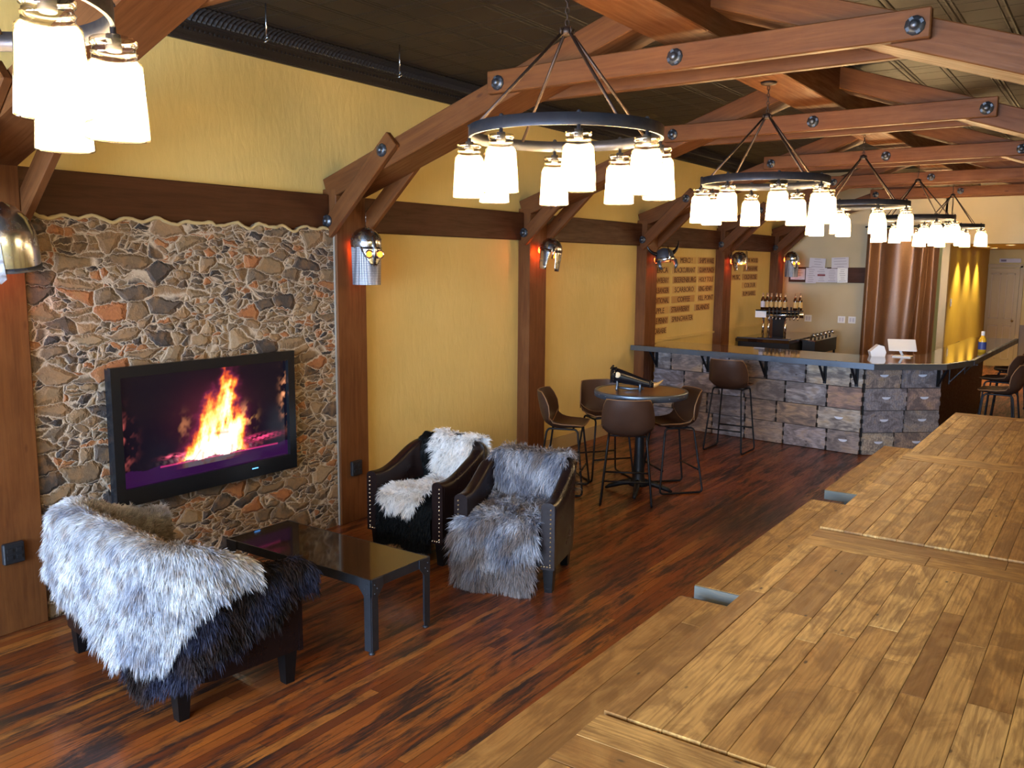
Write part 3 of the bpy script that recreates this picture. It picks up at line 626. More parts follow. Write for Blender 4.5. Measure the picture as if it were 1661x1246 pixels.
def make_tub(T, label, group, loc, rz, name='tub_chair', cat='armchair', fur_seat=False):
    t = empty(name, loc, rz, label, cat, group); A = np.linspace(0, 1, 72); x, y, nx, ny, zt = T.per(A); th = T.th
    prof = [(0, .17), (.004, .3), (.008, 0), (.010, -.035), (.0, -.012), (-.02, .0), (-th+.02, 0), (-th+.0, -.012), (-th-.006, -.04), (-th, .30)]
    rows = []
    for i in range(len(A)):
        rw = []
        for j, (o_, z) in enumerate(prof):
            zz = z if j in (0, 1, 9) else zt[i]+(z if j != 2 else -.06)
            if j == 2: zz = zt[i]-.09
            rw.append((x[i]+nx[i]*o_, y[i]+ny[i]*o_, zz))
        rw.append((x[i]-nx[i]*th, y[i]-ny[i]*th, .17)); rw.append(rw[0]); rows.append(rw)
    b = MB(); b.grid(rows)
    for rw in (rows[0], rows[-1]): b.add(rw[:-1], [tuple(range(len(rw)-1))])
    sh = b.build('shell', 'leather_espresso', t)
    for sx in (-1, 1):      # padded front facing of each arm with nailheads
        b = MB(); xx = sx*(T.w/2-th/2); y0 = -T.d/2-.006
        pr = []
        for i in range(13): an = PI*i/12; pr.append((xx+(th/2+.006)*math.cos(an), T.arm-.03+.036*math.sin(an)))
        pr = [(xx+th/2+.006, .165)]+pr+[(xx-th/2-.006, .165)]
        b.prism(pr, y0-.012, y0+.01); b.build('arm_facing', 'leather_espresso', t)
        b = MB(); z = .20
        while z < T.arm-.03: b.dome((xx+sx*.018, y0-.012, z), .0075, 6, mat=Matrix.Rotation(PI/2, 4, 'X'), rings=2); z += .030
        for k in range(4): b.dome((xx+sx*.018-sx*.02*k, y0-.012, .185), .0075, 6, mat=Matrix.Rotation(PI/2, 4, 'X'), rings=2)
        b.build('nailhead_trim', 'nail_brass', t)
    iw = T.w-2*th-.01
    b = MB(); b.box((0, -T.d/2+.035, .25), (iw, .05, .17), bev=.01); b.box((0, .02, .25), (iw, T.d-.16, .12)); b.build('front_rail', 'leather_espresso', t)
    cu = MB(); n_ = 14; rows = []
    for i in range(n_+1):
        rw = []
        for j in range(n_+1):
            u, v = i/n_*2-1, j/n_*2-1; yl = -T.d/2+.015+(T.d-.12)*(v+1)/2; xr = iw/2-.002
            if v > .3: xr *= math.sqrt(max(0.03, 1-((v-.3)/.75)**2*.55))
            zz = .335+.10*(1-abs(u)**6)*(1-abs(v)**6)+.02*(1-u*u)*(1-v*v); rw.append((u*xr, yl, zz))
        rows.append(rw)
    cu.grid(rows, flip=True); cu.box((0, -.02, .33), (iw-.02, T.d-.16, .03)); cu.build('seat_cushion', 'leather_espresso', t)
    for sx in (-1, 1):
        for sy, ins in ((-1, .045), (1, .10)):
            b = MB(); cx, cy = sx*(T.w/2-ins-(.09 if (T.w > 1 and sx > 0) else 0)), sy*(T.d/2-(.045 if sy < 0 else .075)); h = .172
            V_ = [(cx+i*.025, cy+j*.025, 0) for i, j in ((-1, -1), (1, -1), (1, 1), (-1, 1))]+[(cx+i*.036, cy+j*.036, h) for i, j in ((-1, -1), (1, -1), (1, 1), (-1, 1))]
            b.add(V_, [(3, 2, 1, 0), (4, 5, 6, 7)]+[(i, (i+1) % 4, (i+1) % 4+4, i+4) for i in range(4)]); b.build('leg', 'leg_black', t)
    return t
def to_world(P, loc, rz):
    c, s_ = math.cos(rz), math.sin(rz); return np.stack([P[:, 0]*c-P[:, 1]*s_+loc[0], P[:, 0]*s_+P[:, 1]*c+loc[1], P[:, 2]+loc[2]], 1)
TC = Tub(.68, .66, .26, .60, .775)
def pose_from(front_right, rz, T):      # front right foot as the sitter's left... in local (+x is image right when it faces the camera)
    lx, ly = T.w/2-.045, -T.d/2+.045; c, s_ = math.cos(rz), math.sin(rz); return (front_right[0]-(lx*c-ly*s_), front_right[1]-(lx*s_+ly*c), 0)
R3 = math.radians(15); L3 = pose_from((-2.885, 4.575), R3, TC)
R2 = math.radians(2); L2 = pose_from((-3.765, 4.56), R2, TC)
make_tub(TC, 'dark brown leather tub chair with nailheads under the long grey fur', 'nailhead tub chairs', L3, R3)
make_tub(TC, 'dark brown leather tub chair with nailheads under the white sheepskin', 'nailhead tub chairs', L2, R2)
TS = Tub(1.36, .66, .27, .60, .76)
RS = PI-math.radians(6); LS = (-3.96, 2.55, 0)
make_tub(TS, 'dark leather tub settee at the front left seen from behind, covered in furs', None, LS, RS, 'tub_settee', 'settee')
def poly_path(pts):
    pts = np.array(pts, float); d = np.r_[0, np.cumsum(np.linalg.norm(np.diff(pts, axis=0), axis=1))]; d /= d[-1]
    # smooth by dense resample and moving average
    s = np.linspace(0, 1, 240); q = np.stack([np.interp(s, d, pts[:, k]) for k in range(pts.shape[1])], 1)
    for _ in range(3): q[1:-1] = (np.roll(q, 3, 0)[1:-1]+q[1:-1]+np.roll(q, -3, 0)[1:-1])/3 if False else (q[:-2]+q[1:-1]+q[2:])/3
    return lambda v: np.stack([np.interp(v, s, q[:, k]) for k in range(q.shape[1])], 1)
def chair_throw(pts, loc, rz, bulge=.25, wob=.012, seed=1, ewob=.02):
    pp = poly_path(pts)     # columns: y, z, xcentre, halfwidth
    def S(u, v):
        q = pp(v); hw = q[:, 3]*(1+ewob*4*np.sin(v*23+seed)*.25+ewob*3*np.sin(v*51+seed*2)*.3); x = q[:, 2]+(u*2-1)*hw
        backness = sstep(q[:, 1], .5, .7)*sstep(q[:, 0], 0, .2); y = q[:, 0]-bulge*backness*np.abs(x)**1.8*3
        z = q[:, 1]+wob*np.sin(x*17+v*9+seed)*np.sin(v*27+seed)
        hang = sstep(.40-q[:, 1], 0, .3); y = y+hang*.018*np.sin(x*22+seed)
        return to_world(np.stack([x, y, z], 1), loc, rz)
    return S
d2 = TC.d/2
comb_down = lambda k: (lambda u, v, dv, du: dv*k+du*((u-.5)*.5)[:, None])
def tone_grey(p, u, v, r):
    a = sfield(p, .16, 51); b_ = sfield(p, .05, 52); w_ = np.clip(.5+.55*a+.25*b_, 0, 1)[:, None]
    c = np.array([.24, .25, .31])*(1-w_)+np.array([.62, .62, .66])*w_; br = np.clip(sfield(p, .22, 53)*1.3-.1, 0, .8)[:, None]
    c = c*(1-br)+np.array([.30, .235, .20])*br; return c*(.65+.7*r)[:, None]
fur_thing('fur_throw', chair_throw([(d2+.05, .50, .04, .22), (d2+.045, .70, .03, .24), (d2, .805, .02, .26), (d2-.10, .785, .0, .27), (d2-.15, .62, -.02, .25), (d2-.17, .50, -.02, .235), (0.0, .475, -.01, .235), (-d2+.06, .475, -.02, .245), (-d2-.03, .445, -.04, .27), (-d2-.06, .33, -.06, .285), (-d2-.075, .18, -.06, .275), (-d2-.10, .045, -.05, .25)], L3, R3, seed=2),
          42000, .062, tone_grey, comb_down(.75), 'long grey fur throw flowing over the right tub chair to the floor', 'throw', 21, nflip=-1, group=None)
def tone_white(p, u, v, r):
    w_ = np.clip(.75+.3*sfield(p, .09, 61), 0, 1)[:, None]; c = np.array([.90, .84, .77])*(1-w_)+np.array([1., 1., .99])*w_; return c*(.92+.12*r)[:, None]
fur_thing('sheepskin_throw', chair_throw([(d2+.06, .58, .10, .17), (d2+.05, .72, .09, .2), (d2, .815, .06, .22), (d2-.10, .79, .03, .20), (d2-.16, .64, .05, .17), (d2-.18, .51, .06, .15), (0.02, .49, .03, .14), (-d2+.17, .492, -.03, .18), (-d2+.04, .485, -.04, .18), (-d2-.035, .44, -.03, .16), (-d2-.06, .37, -.01, .11)], L2, R2, seed=5, ewob=.06),
          26000, .050, tone_white, comb_down(.35), 'fluffy white sheepskin over the left tub chair by the wall', 'throw', 22, nflip=-1)
def tone_black(p, u, v, r): return np.array([.006, .007, .007])[None]*(.6+.9*r)[:, None]
fur_thing('cowhide_throw', chair_throw([(d2+.02, .74, -.10, .16), (d2-.03, .81, -.10, .165), (d2-.11, .775, -.10, .165), (d2-.15, .62, -.05, .2), (d2-.165, .475, -.02, .235), (0, .455, 0, .24), (-d2+.04, .455, 0, .25), (-d2-.018, .42, 0, .25), (-d2-.03, .28, 0, .25), (-d2-.035, .09, 0, .24)], L2, R2, seed=3),
          16000, .022, tone_black, comb_down(1.), 'black short-haired hide hanging from the seat beneath the white sheepskin', 'throw', 23, nflip=-1, width=.003)
def shell_throw(T, loc, rz, a0, a1, din, dout, off=.012, seed=1, endflip=0.):
    def S(u, v):            # u along the perimeter, v from inner edge over the top to the outer edge
        a = a0+(a1-a0)*u; ac = np.clip(a, 0, 1); x, y, nx, ny, zt = T.per(ac); ex = (a-ac)*T.T
        di = din(u)*(1+.05*np.sin(u*37+seed)); do = dout(u)*(1+.04*np.sin(u*29+seed)+.03*np.sin(u*67)); th = T.th+2*off; arc = PI*th/2; tot = di+arc+do; s_ = v*tot
        o_ = np.where(s_ < di, -th, np.where(s_ > di+arc, 0, 0)); z = np.where(s_ < di, zt-(di-s_), np.where(s_ > di+arc, zt-(s_-di-arc), 0)); th_ = np.clip((s_-di)/arc, 0, 1)*PI; mid = (s_ >= di) & (s_ <= di+arc)
        o_ = np.where(mid, -th/2-th/2*np.cos(th_), o_); z = np.where(mid, zt+th*.35*np.sin(th_), z)
        o_ = o_+off+np.where(s_ > di+arc, .10*np.clip(s_-di-arc, 0, 1)+.012*np.sin(u*40+seed)*np.clip((s_-di-arc)*4, 0, 1), 0)-np.where(s_ < di, .16*(di-s_), 0)
        sg = np.where(a > 1, 1, np.where(a < 0, -1, 0))
        P = np.stack([x+nx*o_, y+ny*o_-np.abs(ex), z-1.2*ex**2*4], 1); return to_world(P, loc, rz)
    return S
ip = lambda xs, ys: (lambda u: np.interp(u, xs, ys))
def tone_light(p, u, v, r):
    w_ = np.clip(.62+.4*sfield(p, .17, 71)+.12*sfield(p, .05, 72), 0, 1)[:, None]; c = np.array([.38, .40, .48])*(1-w_)+np.array([.80, .80, .80])*w_; br = np.clip(sfield(p, .11, 73)*.7-.2, 0, .5)[:, None]*np.ones(3); inn = sstep(-v, -.42, -.22)[:, None]
    c = c*(1-br)+np.array([.36, .27, .22])*br; c = c*(1-inn*.8)+np.array([.34, .23, .13])*inn*.8; return c*(.72+.5*r)[:, None]
# settee faces away (+y), so the sitter's right arm (a near 0) is the one at the image right
fur_thing('fur_throw', shell_throw(TS, LS, RS, .10, .995, ip([0, .1, .3, .6, 1], [.02, .06, .16, .26, .24]), ip([0, .06, .13, .18, .33, .42, .60, .8, 1], [.03, .08, .20, .46, .50, .42, .32, .26, .14]), .044, 4),
          95000, .043, tone_light, comb_down(.85), 'pale blue-grey and white fur throw spread over the back of the settee', 'throw', 31, (90, 40), nflip=1, width=.003)
def tone_dark(p, u, v, r):
    w_ = np.clip(.4+.5*sfield(p, .12, 81), 0, 1)[:, None]; c = np.array([.018, .011, .010])*(1-w_)+np.array([.055, .034, .03])*w_; bl = np.clip(sfield(p, .2, 82)+.1, 0, .8)[:, None]; c = c*(1-bl)+np.array([.035, .038, .075])*bl; return c*(.6+.8*r)[:, None]
fur_thing('fur_throw', shell_throw(TS, LS, RS, -.045, .86, ip([0, .5, 1], [.10, .04, .04]), ip([0, .06, .16, .22, .30, .38, .44, .52, .8, 1], [.09, .16, .28, .38, .55, .62, .54, .41, .34, .27]), .010, 9),
          60000, .034, tone_dark, comb_down(.9), 'dark brown and slate fur showing beneath the pale throw on the settee', 'throw', 32, (90, 40), nflip=1, width=.003)
# small dark dropped cushion fur behind black chair
# ------------------------------------------------------------------ coffee table
def steel_table():
    x0, x1, y0, y1, z = -4.36, -3.155, 3.225, 3.70, .425; cx, cy = (x0+x1)/2, (y0+y1)/2
    t = empty('coffee_table', (cx, cy, 0), 0, 'low coffee table with a dark mirror-like top and riveted steel frame', 'table'); hx, hy = (x1-x0)/2, (y1-y0)/2
    b = MB(); b.box((0, 0, z-.006), (2*hx-.012, 2*hy-.012, .012)); b.build('top', 'table_glass_dark', t)
    b = MB()
    for sy in (-1, 1): b.box((0, sy*(hy-.002), z-.026), (2*hx, .005, .052))
    for sx in (-1, 1): b.box((sx*(hx-.002), 0, z-.026), (.005, 2*hy, .052))
    b.build('apron', 'iron_raw', t)
    for sx in (-1, 1):
        for sy in (-1, 1):
            b = MB(); h = z-.052
            b.box((sx*(hx+.003), sy*(hy-.024), h/2+.03), (.005, .048, h+.02)); b.box((sx*(hx-.024), sy*(hy+.003), h/2+.03), (.048, .005, h+.02))
            for (px, py) in ((sx*(hx+.004), None), (None, sy*(hy+.004))):
                c_ = .09
                if px is not None: pl = [(sy*hy, z), (sy*(hy-c_), z), (sy*(hy-c_), z-.05), (sy*(hy-.048), z-.10), (sy*hy, z-.10)]; b.prism(pl, px-.002, px+.004, 'x')
                else: pl = [(sx*hx, z), (sx*(hx-c_), z), (sx*(hx-c_), z-.05), (sx*(hx-.048), z-.10), (sx*hx, z-.10)]; b.prism(pl, py-.002, py+.004, 'y')
            for k in range(3):
                b.dome((sx*(hx+.008), sy*(hy-.02-.02*(k % 2)), z-.03-.025*k), .005, 6, mat=Matrix.Rotation(sx*PI/2, 4, 'Y'), rings=2); b.dome((sx*(hx-.02-.02*(k % 2)), sy*(hy+.008), z-.03-.025*k), .005, 6, mat=Matrix.Rotation(-sy*PI/2, 4, 'X'), rings=2)
            b.lathe([(.001, 0), (.018, 0), (.018, .008), (.007, .012), (.007, .035), (.001, .035)], 10, (sx*(hx-.015), sy*(hy-.015), 0)); b.build('leg', 'iron_raw', t)
steel_table()
# ------------------------------------------------------------------ bucket stools
def make_stool(seat):
    t = empty('bucket_stool', (0, 0, 0), 0); K = 15; J = 11
    prof = [(-.205, .012), (-.19, .0), (-.12, -.004), (-.02, -.018), (.07, -.024), (.13, -.006), (.175, .045), (.20, .11), (.215, .18), (.232, .25), (.245, .305)]
    hw = [.175, .195, .208, .216, .222, .228, .232, .232, .226, .212, .190]
    curl = [.004, .010, .022, .035, .055, .09, .0, .0, .0, .0, .0]; fwd = [0, 0, 0, 0, .0, .02, .075, .10, .105, .09, .065]
    def pt(i, j, off=0.):
        u = j/(J-1)*2-1; y, z = prof[i]; xx = u*hw[i]*(1-.04*abs(u)**3); c_ = abs(u)**2.4; return Vector((xx, y-fwd[i]*c_, seat+z+curl[i]*c_))
    Pi = [[pt(i, j) for j in range(J)] for i in range(len(prof))]
    Po = []
    for i in range(len(prof)):
        rw = []
        for j in range(J):
            a = Pi[min(i+1, len(prof)-1)][j]-Pi[max(i-1, 0)][j]; c_ = Pi[i][min(j+1, J-1)]-Pi[i][max(j-1, 0)]; n = a.cross(c_).normalized(); e = 1 if 0 < j < J-1 and 0 < i < len(prof)-1 else .5
            rw.append(Pi[i][j]+n*.026*e)
        Po.append(rw)
    b = MB(); b.grid(Pi); b.grid(Po, flip=True); nI, nJ = len(prof), J
    rim = [(0, j) for j in range(nJ)]+[(i, nJ-1) for i in range(1, nI)]+[(nI-1, j) for j in range(nJ-2, -1, -1)]+[(i, 0) for i in range(nI-2, 0, -1)]
    V_ = [Pi[i][j] for i, j in rim]+[Po[i][j] for i, j in rim]; n = len(rim); b.add(V_, [(k, (k+1) % n, (k+1) % n+n, k+n) for k in range(n)], 0, 0, True)
    sh = b.build('seat_shell', 'leather_brown', t); sh.modifiers.new('subd', 'SUBSURF').levels = 1; sh.modifiers['subd'].render_levels = 1
    b = MB(); b.tube([(Pi[i][j]+Po[i][j])/2 for i, j in rim], .0052, 6, True); b.build('piping', 'piping_tan', sh)
    b = MB(); b.tube([Pi[5][j]+Vector((0, -.004, .004)) for j in range(J)], .003, 5); b.build('seam', 'piping_tan', sh)
    ra = .0095
    for sx in (-1, 1):
        x0, x1 = sx*.165, sx*.225; P = []
        yf, yr = -.15, .14; zt = seat-.035
        def arc(c, a0, a1, r, n=5): return [(c[0]+r*math.cos(a0+(a1-a0)*k/n), c[1]+r*math.sin(a0+(a1-a0)*k/n)) for k in range(n+1)]
        yz = [(-.02, zt), (yf+.04, zt)]+arc((yf+.04, zt-.04), PI/2, PI*.96, .04)+[(-.205, .05)]+arc((-.175, .04), PI, 1.5*PI, .03)[1:]+arc((.185, .04), 1.5*PI, 2*PI, .03)+[(yr+.003, zt-.05)]+arc((yr-.04, zt-.04), .04*PI, PI/2, .04)
        for (y, z) in yz: k = (zt-z)/zt; P.append((x0+(x1-x0)*k, y, max(z, ra)))
        b = MB(); b.tube(P, ra, 8, True); b.build('sled_leg', 'iron_black', t)
    def xa(z): return .165+.06*(seat-.035-z)/(seat-.035)
    zf = seat*.34
    b = MB(); yy_ = -.150-.055*(1-zf/seat)+.008; b.tube([(-xa(zf), yy_, zf), (xa(zf), yy_, zf)], .009, 8); b.build('footrest', 'iron_black', t)
    b = MB(); z2 = seat*.34; b.tube([(-xa(z2), .14+.065*(1-z2/seat)-.006, z2), (xa(z2), .14+.065*(1-z2/seat)-.006, z2)], .008, 8); b.build('stretcher', 'iron_black', t)
    b = MB(); b.tube([(-.165, -.10, seat-.034), (.165, -.10, seat-.034)], .008, 8); b.tube([(-.165, .09, seat-.034), (.165, .09, seat-.034)], .008, 8); b.build('cross_tube', 'iron_black', t)
    return t
lowS = make_stool(.645); highS = make_stool(.755)
def face(v): return math.atan2(v[1], v[0])+PI/2     # model faces -y
SL = [(lowS, (-3.50, 6.82), (-.45, .89), 'bucket stool with its back to the camera, in front of the round table', 'brown bucket stools around the round table'),
      (lowS, (-3.375, 7.49), (-.66, -.75), 'bucket stool on the bar side of the round table, right of the pedestal', 'brown bucket stools around the round table'),
      (lowS, (-4.16, 6.83), (.93, .37), 'bucket stool at the left of the round table, in front of the timber post', 'brown bucket stools around the round table'),
      (lowS, (-4.10, 7.50), (.80, -.6), 'bucket stool on the wall side of the round table, against the yellow wall', 'brown bucket stools around the round table'),
      (highS, (-3.57, 9.49), (0, 1), 'tall brown bucket stool standing alone at the crate-fronted bar', 'tall bucket stools along the bar'),
      (highS, (-1.02, 10.95), (-1, .04), 'nearest of the bucket stools along the dark side of the bar, at the right edge', 'tall bucket stools along the bar'),
      (highS, (-1.14, 12.15), (-1, .1), 'second bucket stool along the dark side of the bar, behind the nearest', 'tall bucket stools along the bar'),
      (highS, (-1.14, 13.35), (-1, -.05), 'third bucket stool along the dark side of the bar, farthest and mostly hidden', 'tall bucket stools along the bar')]
seen = set()
for st_, (x, y), fv, lb, gp in SL:
    o = copy_tree(st_) if st_ in seen else st_
    seen.add(st_); o.location = (x, y, 0); o.rotation_euler = (0, 0, face(fv)); tagp(o, lb, 'stool', gp)
# ------------------------------------------------------------------ round table and drinking horn
t = empty('round_table', (-3.57, 7.2, 0), 0, 'round pub table with a studded steel rim on a black pedestal', 'table')
MB().lathe([(.001, .955), (.40, .955), (.40, .915), (.001, .915)], 48, smooth=False).build('tabletop', 'round_top_wood', t)
b = MB(); b.lathe([(.4, .958), (.425, .958), (.428, .95), (.428, .905), (.42, .90), (.40, .905), (.4, .958)], 64)
for k in range(26): a = 2*PI*k/26; b.dome((.427*math.cos(a), .427*math.sin(a), .93), .006, 6, mat=Matrix.Rotation(a, 4, 'Z') @ Matrix.Rotation(PI/2, 4, 'Y'), rings=2)
b.build('steel_rim', 'zinc', t)
MB().lathe([(.001, .91), (.15, .91), (.15, .895), (.06, .88), (.038, .85), (.038, .55), (.042, .5), (.05, .3), (.055, .14), (.075, .09), (.09, .06), (.001, .06)], 24).build('pedestal', 'iron_black', t)
for k in range(4):
    a = k*PI/2+.35; b = MB(); c, s_ = math.cos(a), math.sin(a)
    b.tube([(c*.03, s_*.03, .10), (c*.15, s_*.15, .075), (c*.27, s_*.27, .035), (c*.31, s_*.31, .012)], [.032, .028, .022, .012], 8); b.build('foot', 'iron_black', t)
hx0 = Vector((-3.78, 7.07, 1.095)); t = empty('drinking_horn', (-3.60, 7.17, .958), 0, 'glossy black drinking horn with a round white medallion, resting on its stand', 'drinking horn')
def hl(p): return Vector(p)-Vector((-3.60, 7.17, .958))
dirx = Vector((.93, .37, 0)).normalized(); P = []; Rr = []
for k in range(13):
    s_ = k/12; P.append(hl(hx0+dirx*(.36*s_)+Vector((0, 0, -.07*s_-.03*s_**2+.02*s_**5)))); Rr.append(.070*(1-s_*.60))
b = MB(); b.tube(P, Rr, 16); b.build('horn', 'horn_dark', t)
b = MB(); Q = [P[-1]+dirx*(.085*s_)+Vector((0, 0, .05*s_**1.8)) for s_ in np.linspace(0, 1, 7)]; b.tube(Q, [.026*(1-.9*s_)+.001 for s_ in np.linspace(0, 1, 7)], 10); b.build('tip', 'horn_tan', t)
b = MB(); b.tube([P[0]-dirx*.035, P[0]-dirx*.02, P[0]+dirx*.02], [.045, .073, .075], 14)
for k in range(22): a = k*2*PI/22; rr_ = .068+.014*random.random(); b.dome(P[0]-dirx*(.03*random.random())+Vector((-dirx.y*math.cos(a)*rr_, dirx.x*math.cos(a)*rr_, math.sin(a)*rr_)), .014, 6, rings=3)
b.build('carved_collar', 'horn_dark', t); b = MB()
for k in range(12): a = k*2*PI/12; b.dome(P[-2]+Vector((-dirx.y*math.cos(a)*.022, dirx.x*math.cos(a)*.022, math.sin(a)*.028)), .016, 6, rings=3)
b.build('carved_collar', 'horn_dark', t)
mm = MB(); nrm = Vector((.42, -.86, .2)).normalized(); c_ = P[1]+nrm*.066; mq = nrm.to_track_quat('Z', 'Y').to_matrix().to_4x4()
mm.lathe([(.001, .007), (.018, .007), (.02, .003), (.024, .006), (.027, 0), (.001, -.002)], 20, c_, mat=mq); mm.build('medallion', 'label_cream', t)
b = MB()
for s_ in (.12, .72):
    c_ = P[int(s_*12)]; 
    for sg in (-1, 1): b.tube([Vector((c_.x-dirx.y*.07*sg, c_.y+dirx.x*.07*sg, .008)), Vector((c_.x-dirx.y*.02*sg, c_.y+dirx.x*.02*sg, c_.z*.35)), Vector((c_.x-dirx.y*.045*sg, c_.y+dirx.x*.045*sg, c_.z*.8))], .011, 8)
c0, c1 = P[1], P[9]; b.tube([Vector((c0.x, c0.y, .022)), (Vector((c0.x, c0.y, 0))+Vector((c1.x, c1.y, 0)))/2+Vector((0, 0, .012)), Vector((c1.x, c1.y, .022))], .012, 8); b.build('stand', 'zinc', t)
# ------------------------------------------------------------------ helmets
def helmet(kind, loc, rz, label, tilt=(0, 0)):
    t = empty('helmet_sconce', loc, 0, label, 'helmet lamp', 'steel helmets hung on the posts with red lamps behind'); t.rotation_euler = (tilt[0], tilt[1], rz)
    R = .118; dk = 'steel_bright'
    sc = Matrix.Diagonal((1., 1.12, 1.0, 1))
    if kind == 'mail':
        b = MB(); pr = [(R*math.cos(a), R*math.sin(a)*1.05) for a in np.linspace(-.35, PI/2-.02, 10)]; b.lathe(pr, 28, mat=sc)
        for k in range(26): a = k*2*PI/26; b.dome((R*.95*math.cos(a)*1.02, R*1.12*.95*math.sin(a)*1.02, .03), .005, 5, rings=2)
        for k in range(9): a = PI*k/8; b.dome((0, R*1.13*math.cos(a)*1.0, R*1.06*math.sin(a)), .006, 5, rings=2)
        b.build('dome', dk, t)
        b = MB(); 
        for sx in (-1, 1):
            ring = [(sx*(.046+.030*math.cos(q)), -.139, -.085+.028*math.sin(q)) for q in np.linspace(0, 2*PI, 15)[:-1]]; b.tube(ring, .007, 6, True)
        b.tube([(0, -.13, .06), (0, -.145, -.06), (0, -.135, -.165)], [.010, .016, .010], 8); b.build('eye_guard', dk, t)
        b = MB(); b.grid([[(R*1.0*math.sin(d_*.95*(1-q)**.6), -R*1.12*math.cos(d_*.95*(1-q)**.6)-.004, -.03-.15*q) for d_ in np.linspace(-1, 1, 9)] for q in np.linspace(0, .97, 8)]); o = b.build('face_guard', dk, t); o.modifiers.new('s', 'SOLIDIFY').thickness = .004
        for sx in (-1, 1): b = MB(); b.lathe([(.001, .0), (.024, 0)], 12, (sx*.046, -.142, -.085), mat=Matrix.Rotation(PI/2, 4, 'X')); b.build('eye_glow', 'visor_glow', t)
        b = MB(); A = np.linspace(-.05, PI+.05, 25); rows = []
        A = np.linspace(-PI*.5-2.5, -PI*.5+2.5, 31)
        for q in np.linspace(0, 1, 6): rows.append([(R*.96*math.cos(a)*(1-.06*q)*(1+.015*math.sin(a*9)), R*1.05*math.sin(a)*(1-.06*q)*(1+.015*math.sin(a*9)), -.03-.29*q) for a in A])
        b.grid(rows); b.build('chainmail', 'mail', t)
    elif kind == 'cheek':
        b = MB(); pr = [(R*math.cos(a), R*math.sin(a)*1.05) for a in np.linspace(-.1, PI/2-.02, 10)]; b.lathe(pr, 28, mat=sc)
        for k in range(9): a = PI*k/8; b.dome((0, R*1.13*math.cos(a), R*1.05*math.sin(a)), .006, 5, rings=2)
        for k in range(20): a = k*2*PI/20; b.dome((R*math.cos(a), R*1.12*math.sin(a), .012), .005, 5, rings=2)
        b.build('dome', dk, t)
        for sx in (-1, 1):
            b = MB(); rows = []
            for q in np.linspace(0, 1, 7):
                wdt = .62*(1-q*.50); ac = -PI/2+sx*(.78-.05*q); rows.append([(R*1.02*math.cos(ac+sx*(-.35)*q*0+d_*wdt), R*1.14*math.sin(ac+d_*wdt)-.03*q, .01-.21*q) for d_ in np.linspace(-1, 1, 7)])
            b.grid(rows); o = b.build('cheek_flap', dk, t); o.modifiers.new('s', 'SOLIDIFY').thickness = .006
        b = MB(); b.tube([(0, -.132, .04), (0, -.142, -.03), (0, -.135, -.08)], [.01, .012, .008], 8); b.build('nose_guard', dk, t)
        
        for sx in (-1, 1): b = MB(); b.lathe([(.001, 0), (.026, 0)], 12, (sx*.04, -.08, -.05), mat=Matrix.Rotation(PI/2, 4, 'X')); b.build('eye_glow', 'visor_glow', t)
    elif kind == 'great':
        R = .15; b = MB(); pr = [(R*1.02, -.12), (R, -.02), (R*.93, .06), (R*.72, .13), (R*.4, .185), (.004, .21)]; b.lathe(pr, 28, mat=sc); b.build('dome', dk, t)
        b = MB(); b.prism([(-.016, .03), (.016, .03), (.028, -.16), (.0, -.185), (-.028, -.16)], -.186, -.176); b.build('nose_guard', dk, t)
        b = MB(); b.lathe([(R*1.04, -.135), (R*1.04, -.11), (R*1.0, -.11)], 28, mat=sc)
        for k in range(5): a = -PI/2+(k-2)*.4; b.dome((R*1.04*math.cos(a), R*1.17*math.sin(a), -.12), .006, 5, rings=2)
        b.build('rim', 'steel_ring', t)
    elif kind == 'horned':
        b = MB(); pr = [(R*1.02, -.05), (R*1.03, -.02), (R, .0), (R*.9, .06), (R*.6, .10), (.004, .12)]; b.lathe(pr, 28, mat=sc); b.build('dome', 'zinc', t)
        b = MB(); b.lathe([(R*1.0, -.06), (R*1.06, -.05), (R*1.06, -.02), (R*1.0, -.01)], 28, mat=sc); b.tube([(0, -.13, .12), (0, -.145, -.02), (0, -.14, -.09)], [.006, .012, .006], 8); b.build('brow_band', 'steel_bright', t)
        for sx in (-1, 1):
            P_ = [(sx*(R*.8+.13*math.sin(q*1.5)), 0, .04+.15*q**1.6) for q in np.linspace(0, 1, 9)]; b = MB(); b.tube(P_, [.028*(1-q)+.003 for q in np.linspace(0, 1, 9)], 10); b.build('horn', 'horn_dark', t)
            b = MB(); b.tube([(sx*R*.95, -.05, -.05), (sx*R*.95, -.07, -.12), (sx*R*.8, -.08, -.16)], [.03, .028, .012], 8); b.build('cheek_guard', 'zinc', t)
    else:   # winged
        b = MB(); pr = [(R*1.0, -.06), (R, .0), (R*.85, .07), (R*.5, .11), (.004, .125)]; b.lathe(pr, 28, mat=sc); b.build('dome', dk, t)
        for sx in (-1, 1):
            b = MB()
            for k in range(4): b.prism([(0, 0), (.03+.01*k, .02), (.05+.012*k, .20-.03*k), (.02+.01*k, .12-.02*k)], sx*(R+.004+.004*k)-.002, sx*(R+.004+.004*k)+.002, 'x', c=(0, -.03+.02*k, .0))
            b.build('wing', 'steel_bright', t)
            b = MB(); rows = [[(sx*R*(1.0-.1*q)*math.cos(d_), -R*1.1*math.sin(d_)-.02*q+.0, -.05-.13*q) for d_ in np.linspace(.1+.3*q, .95-.1*q, 5)] for q in np.linspace(0, 1, 5)]; b.grid(rows); o = b.build('cheek_flap', dk, t); o.modifiers.new('s', 'SOLIDIFY').thickness = .006
    # the red lamp on the post behind
    b = MB(); dv_ = Vector((-.13, 0, -.02)); c, s_ = math.cos(-rz), math.sin(-rz); pl = Vector((dv_.x*c-dv_.y*s_, dv_.x*s_+dv_.y*c, dv_.z))
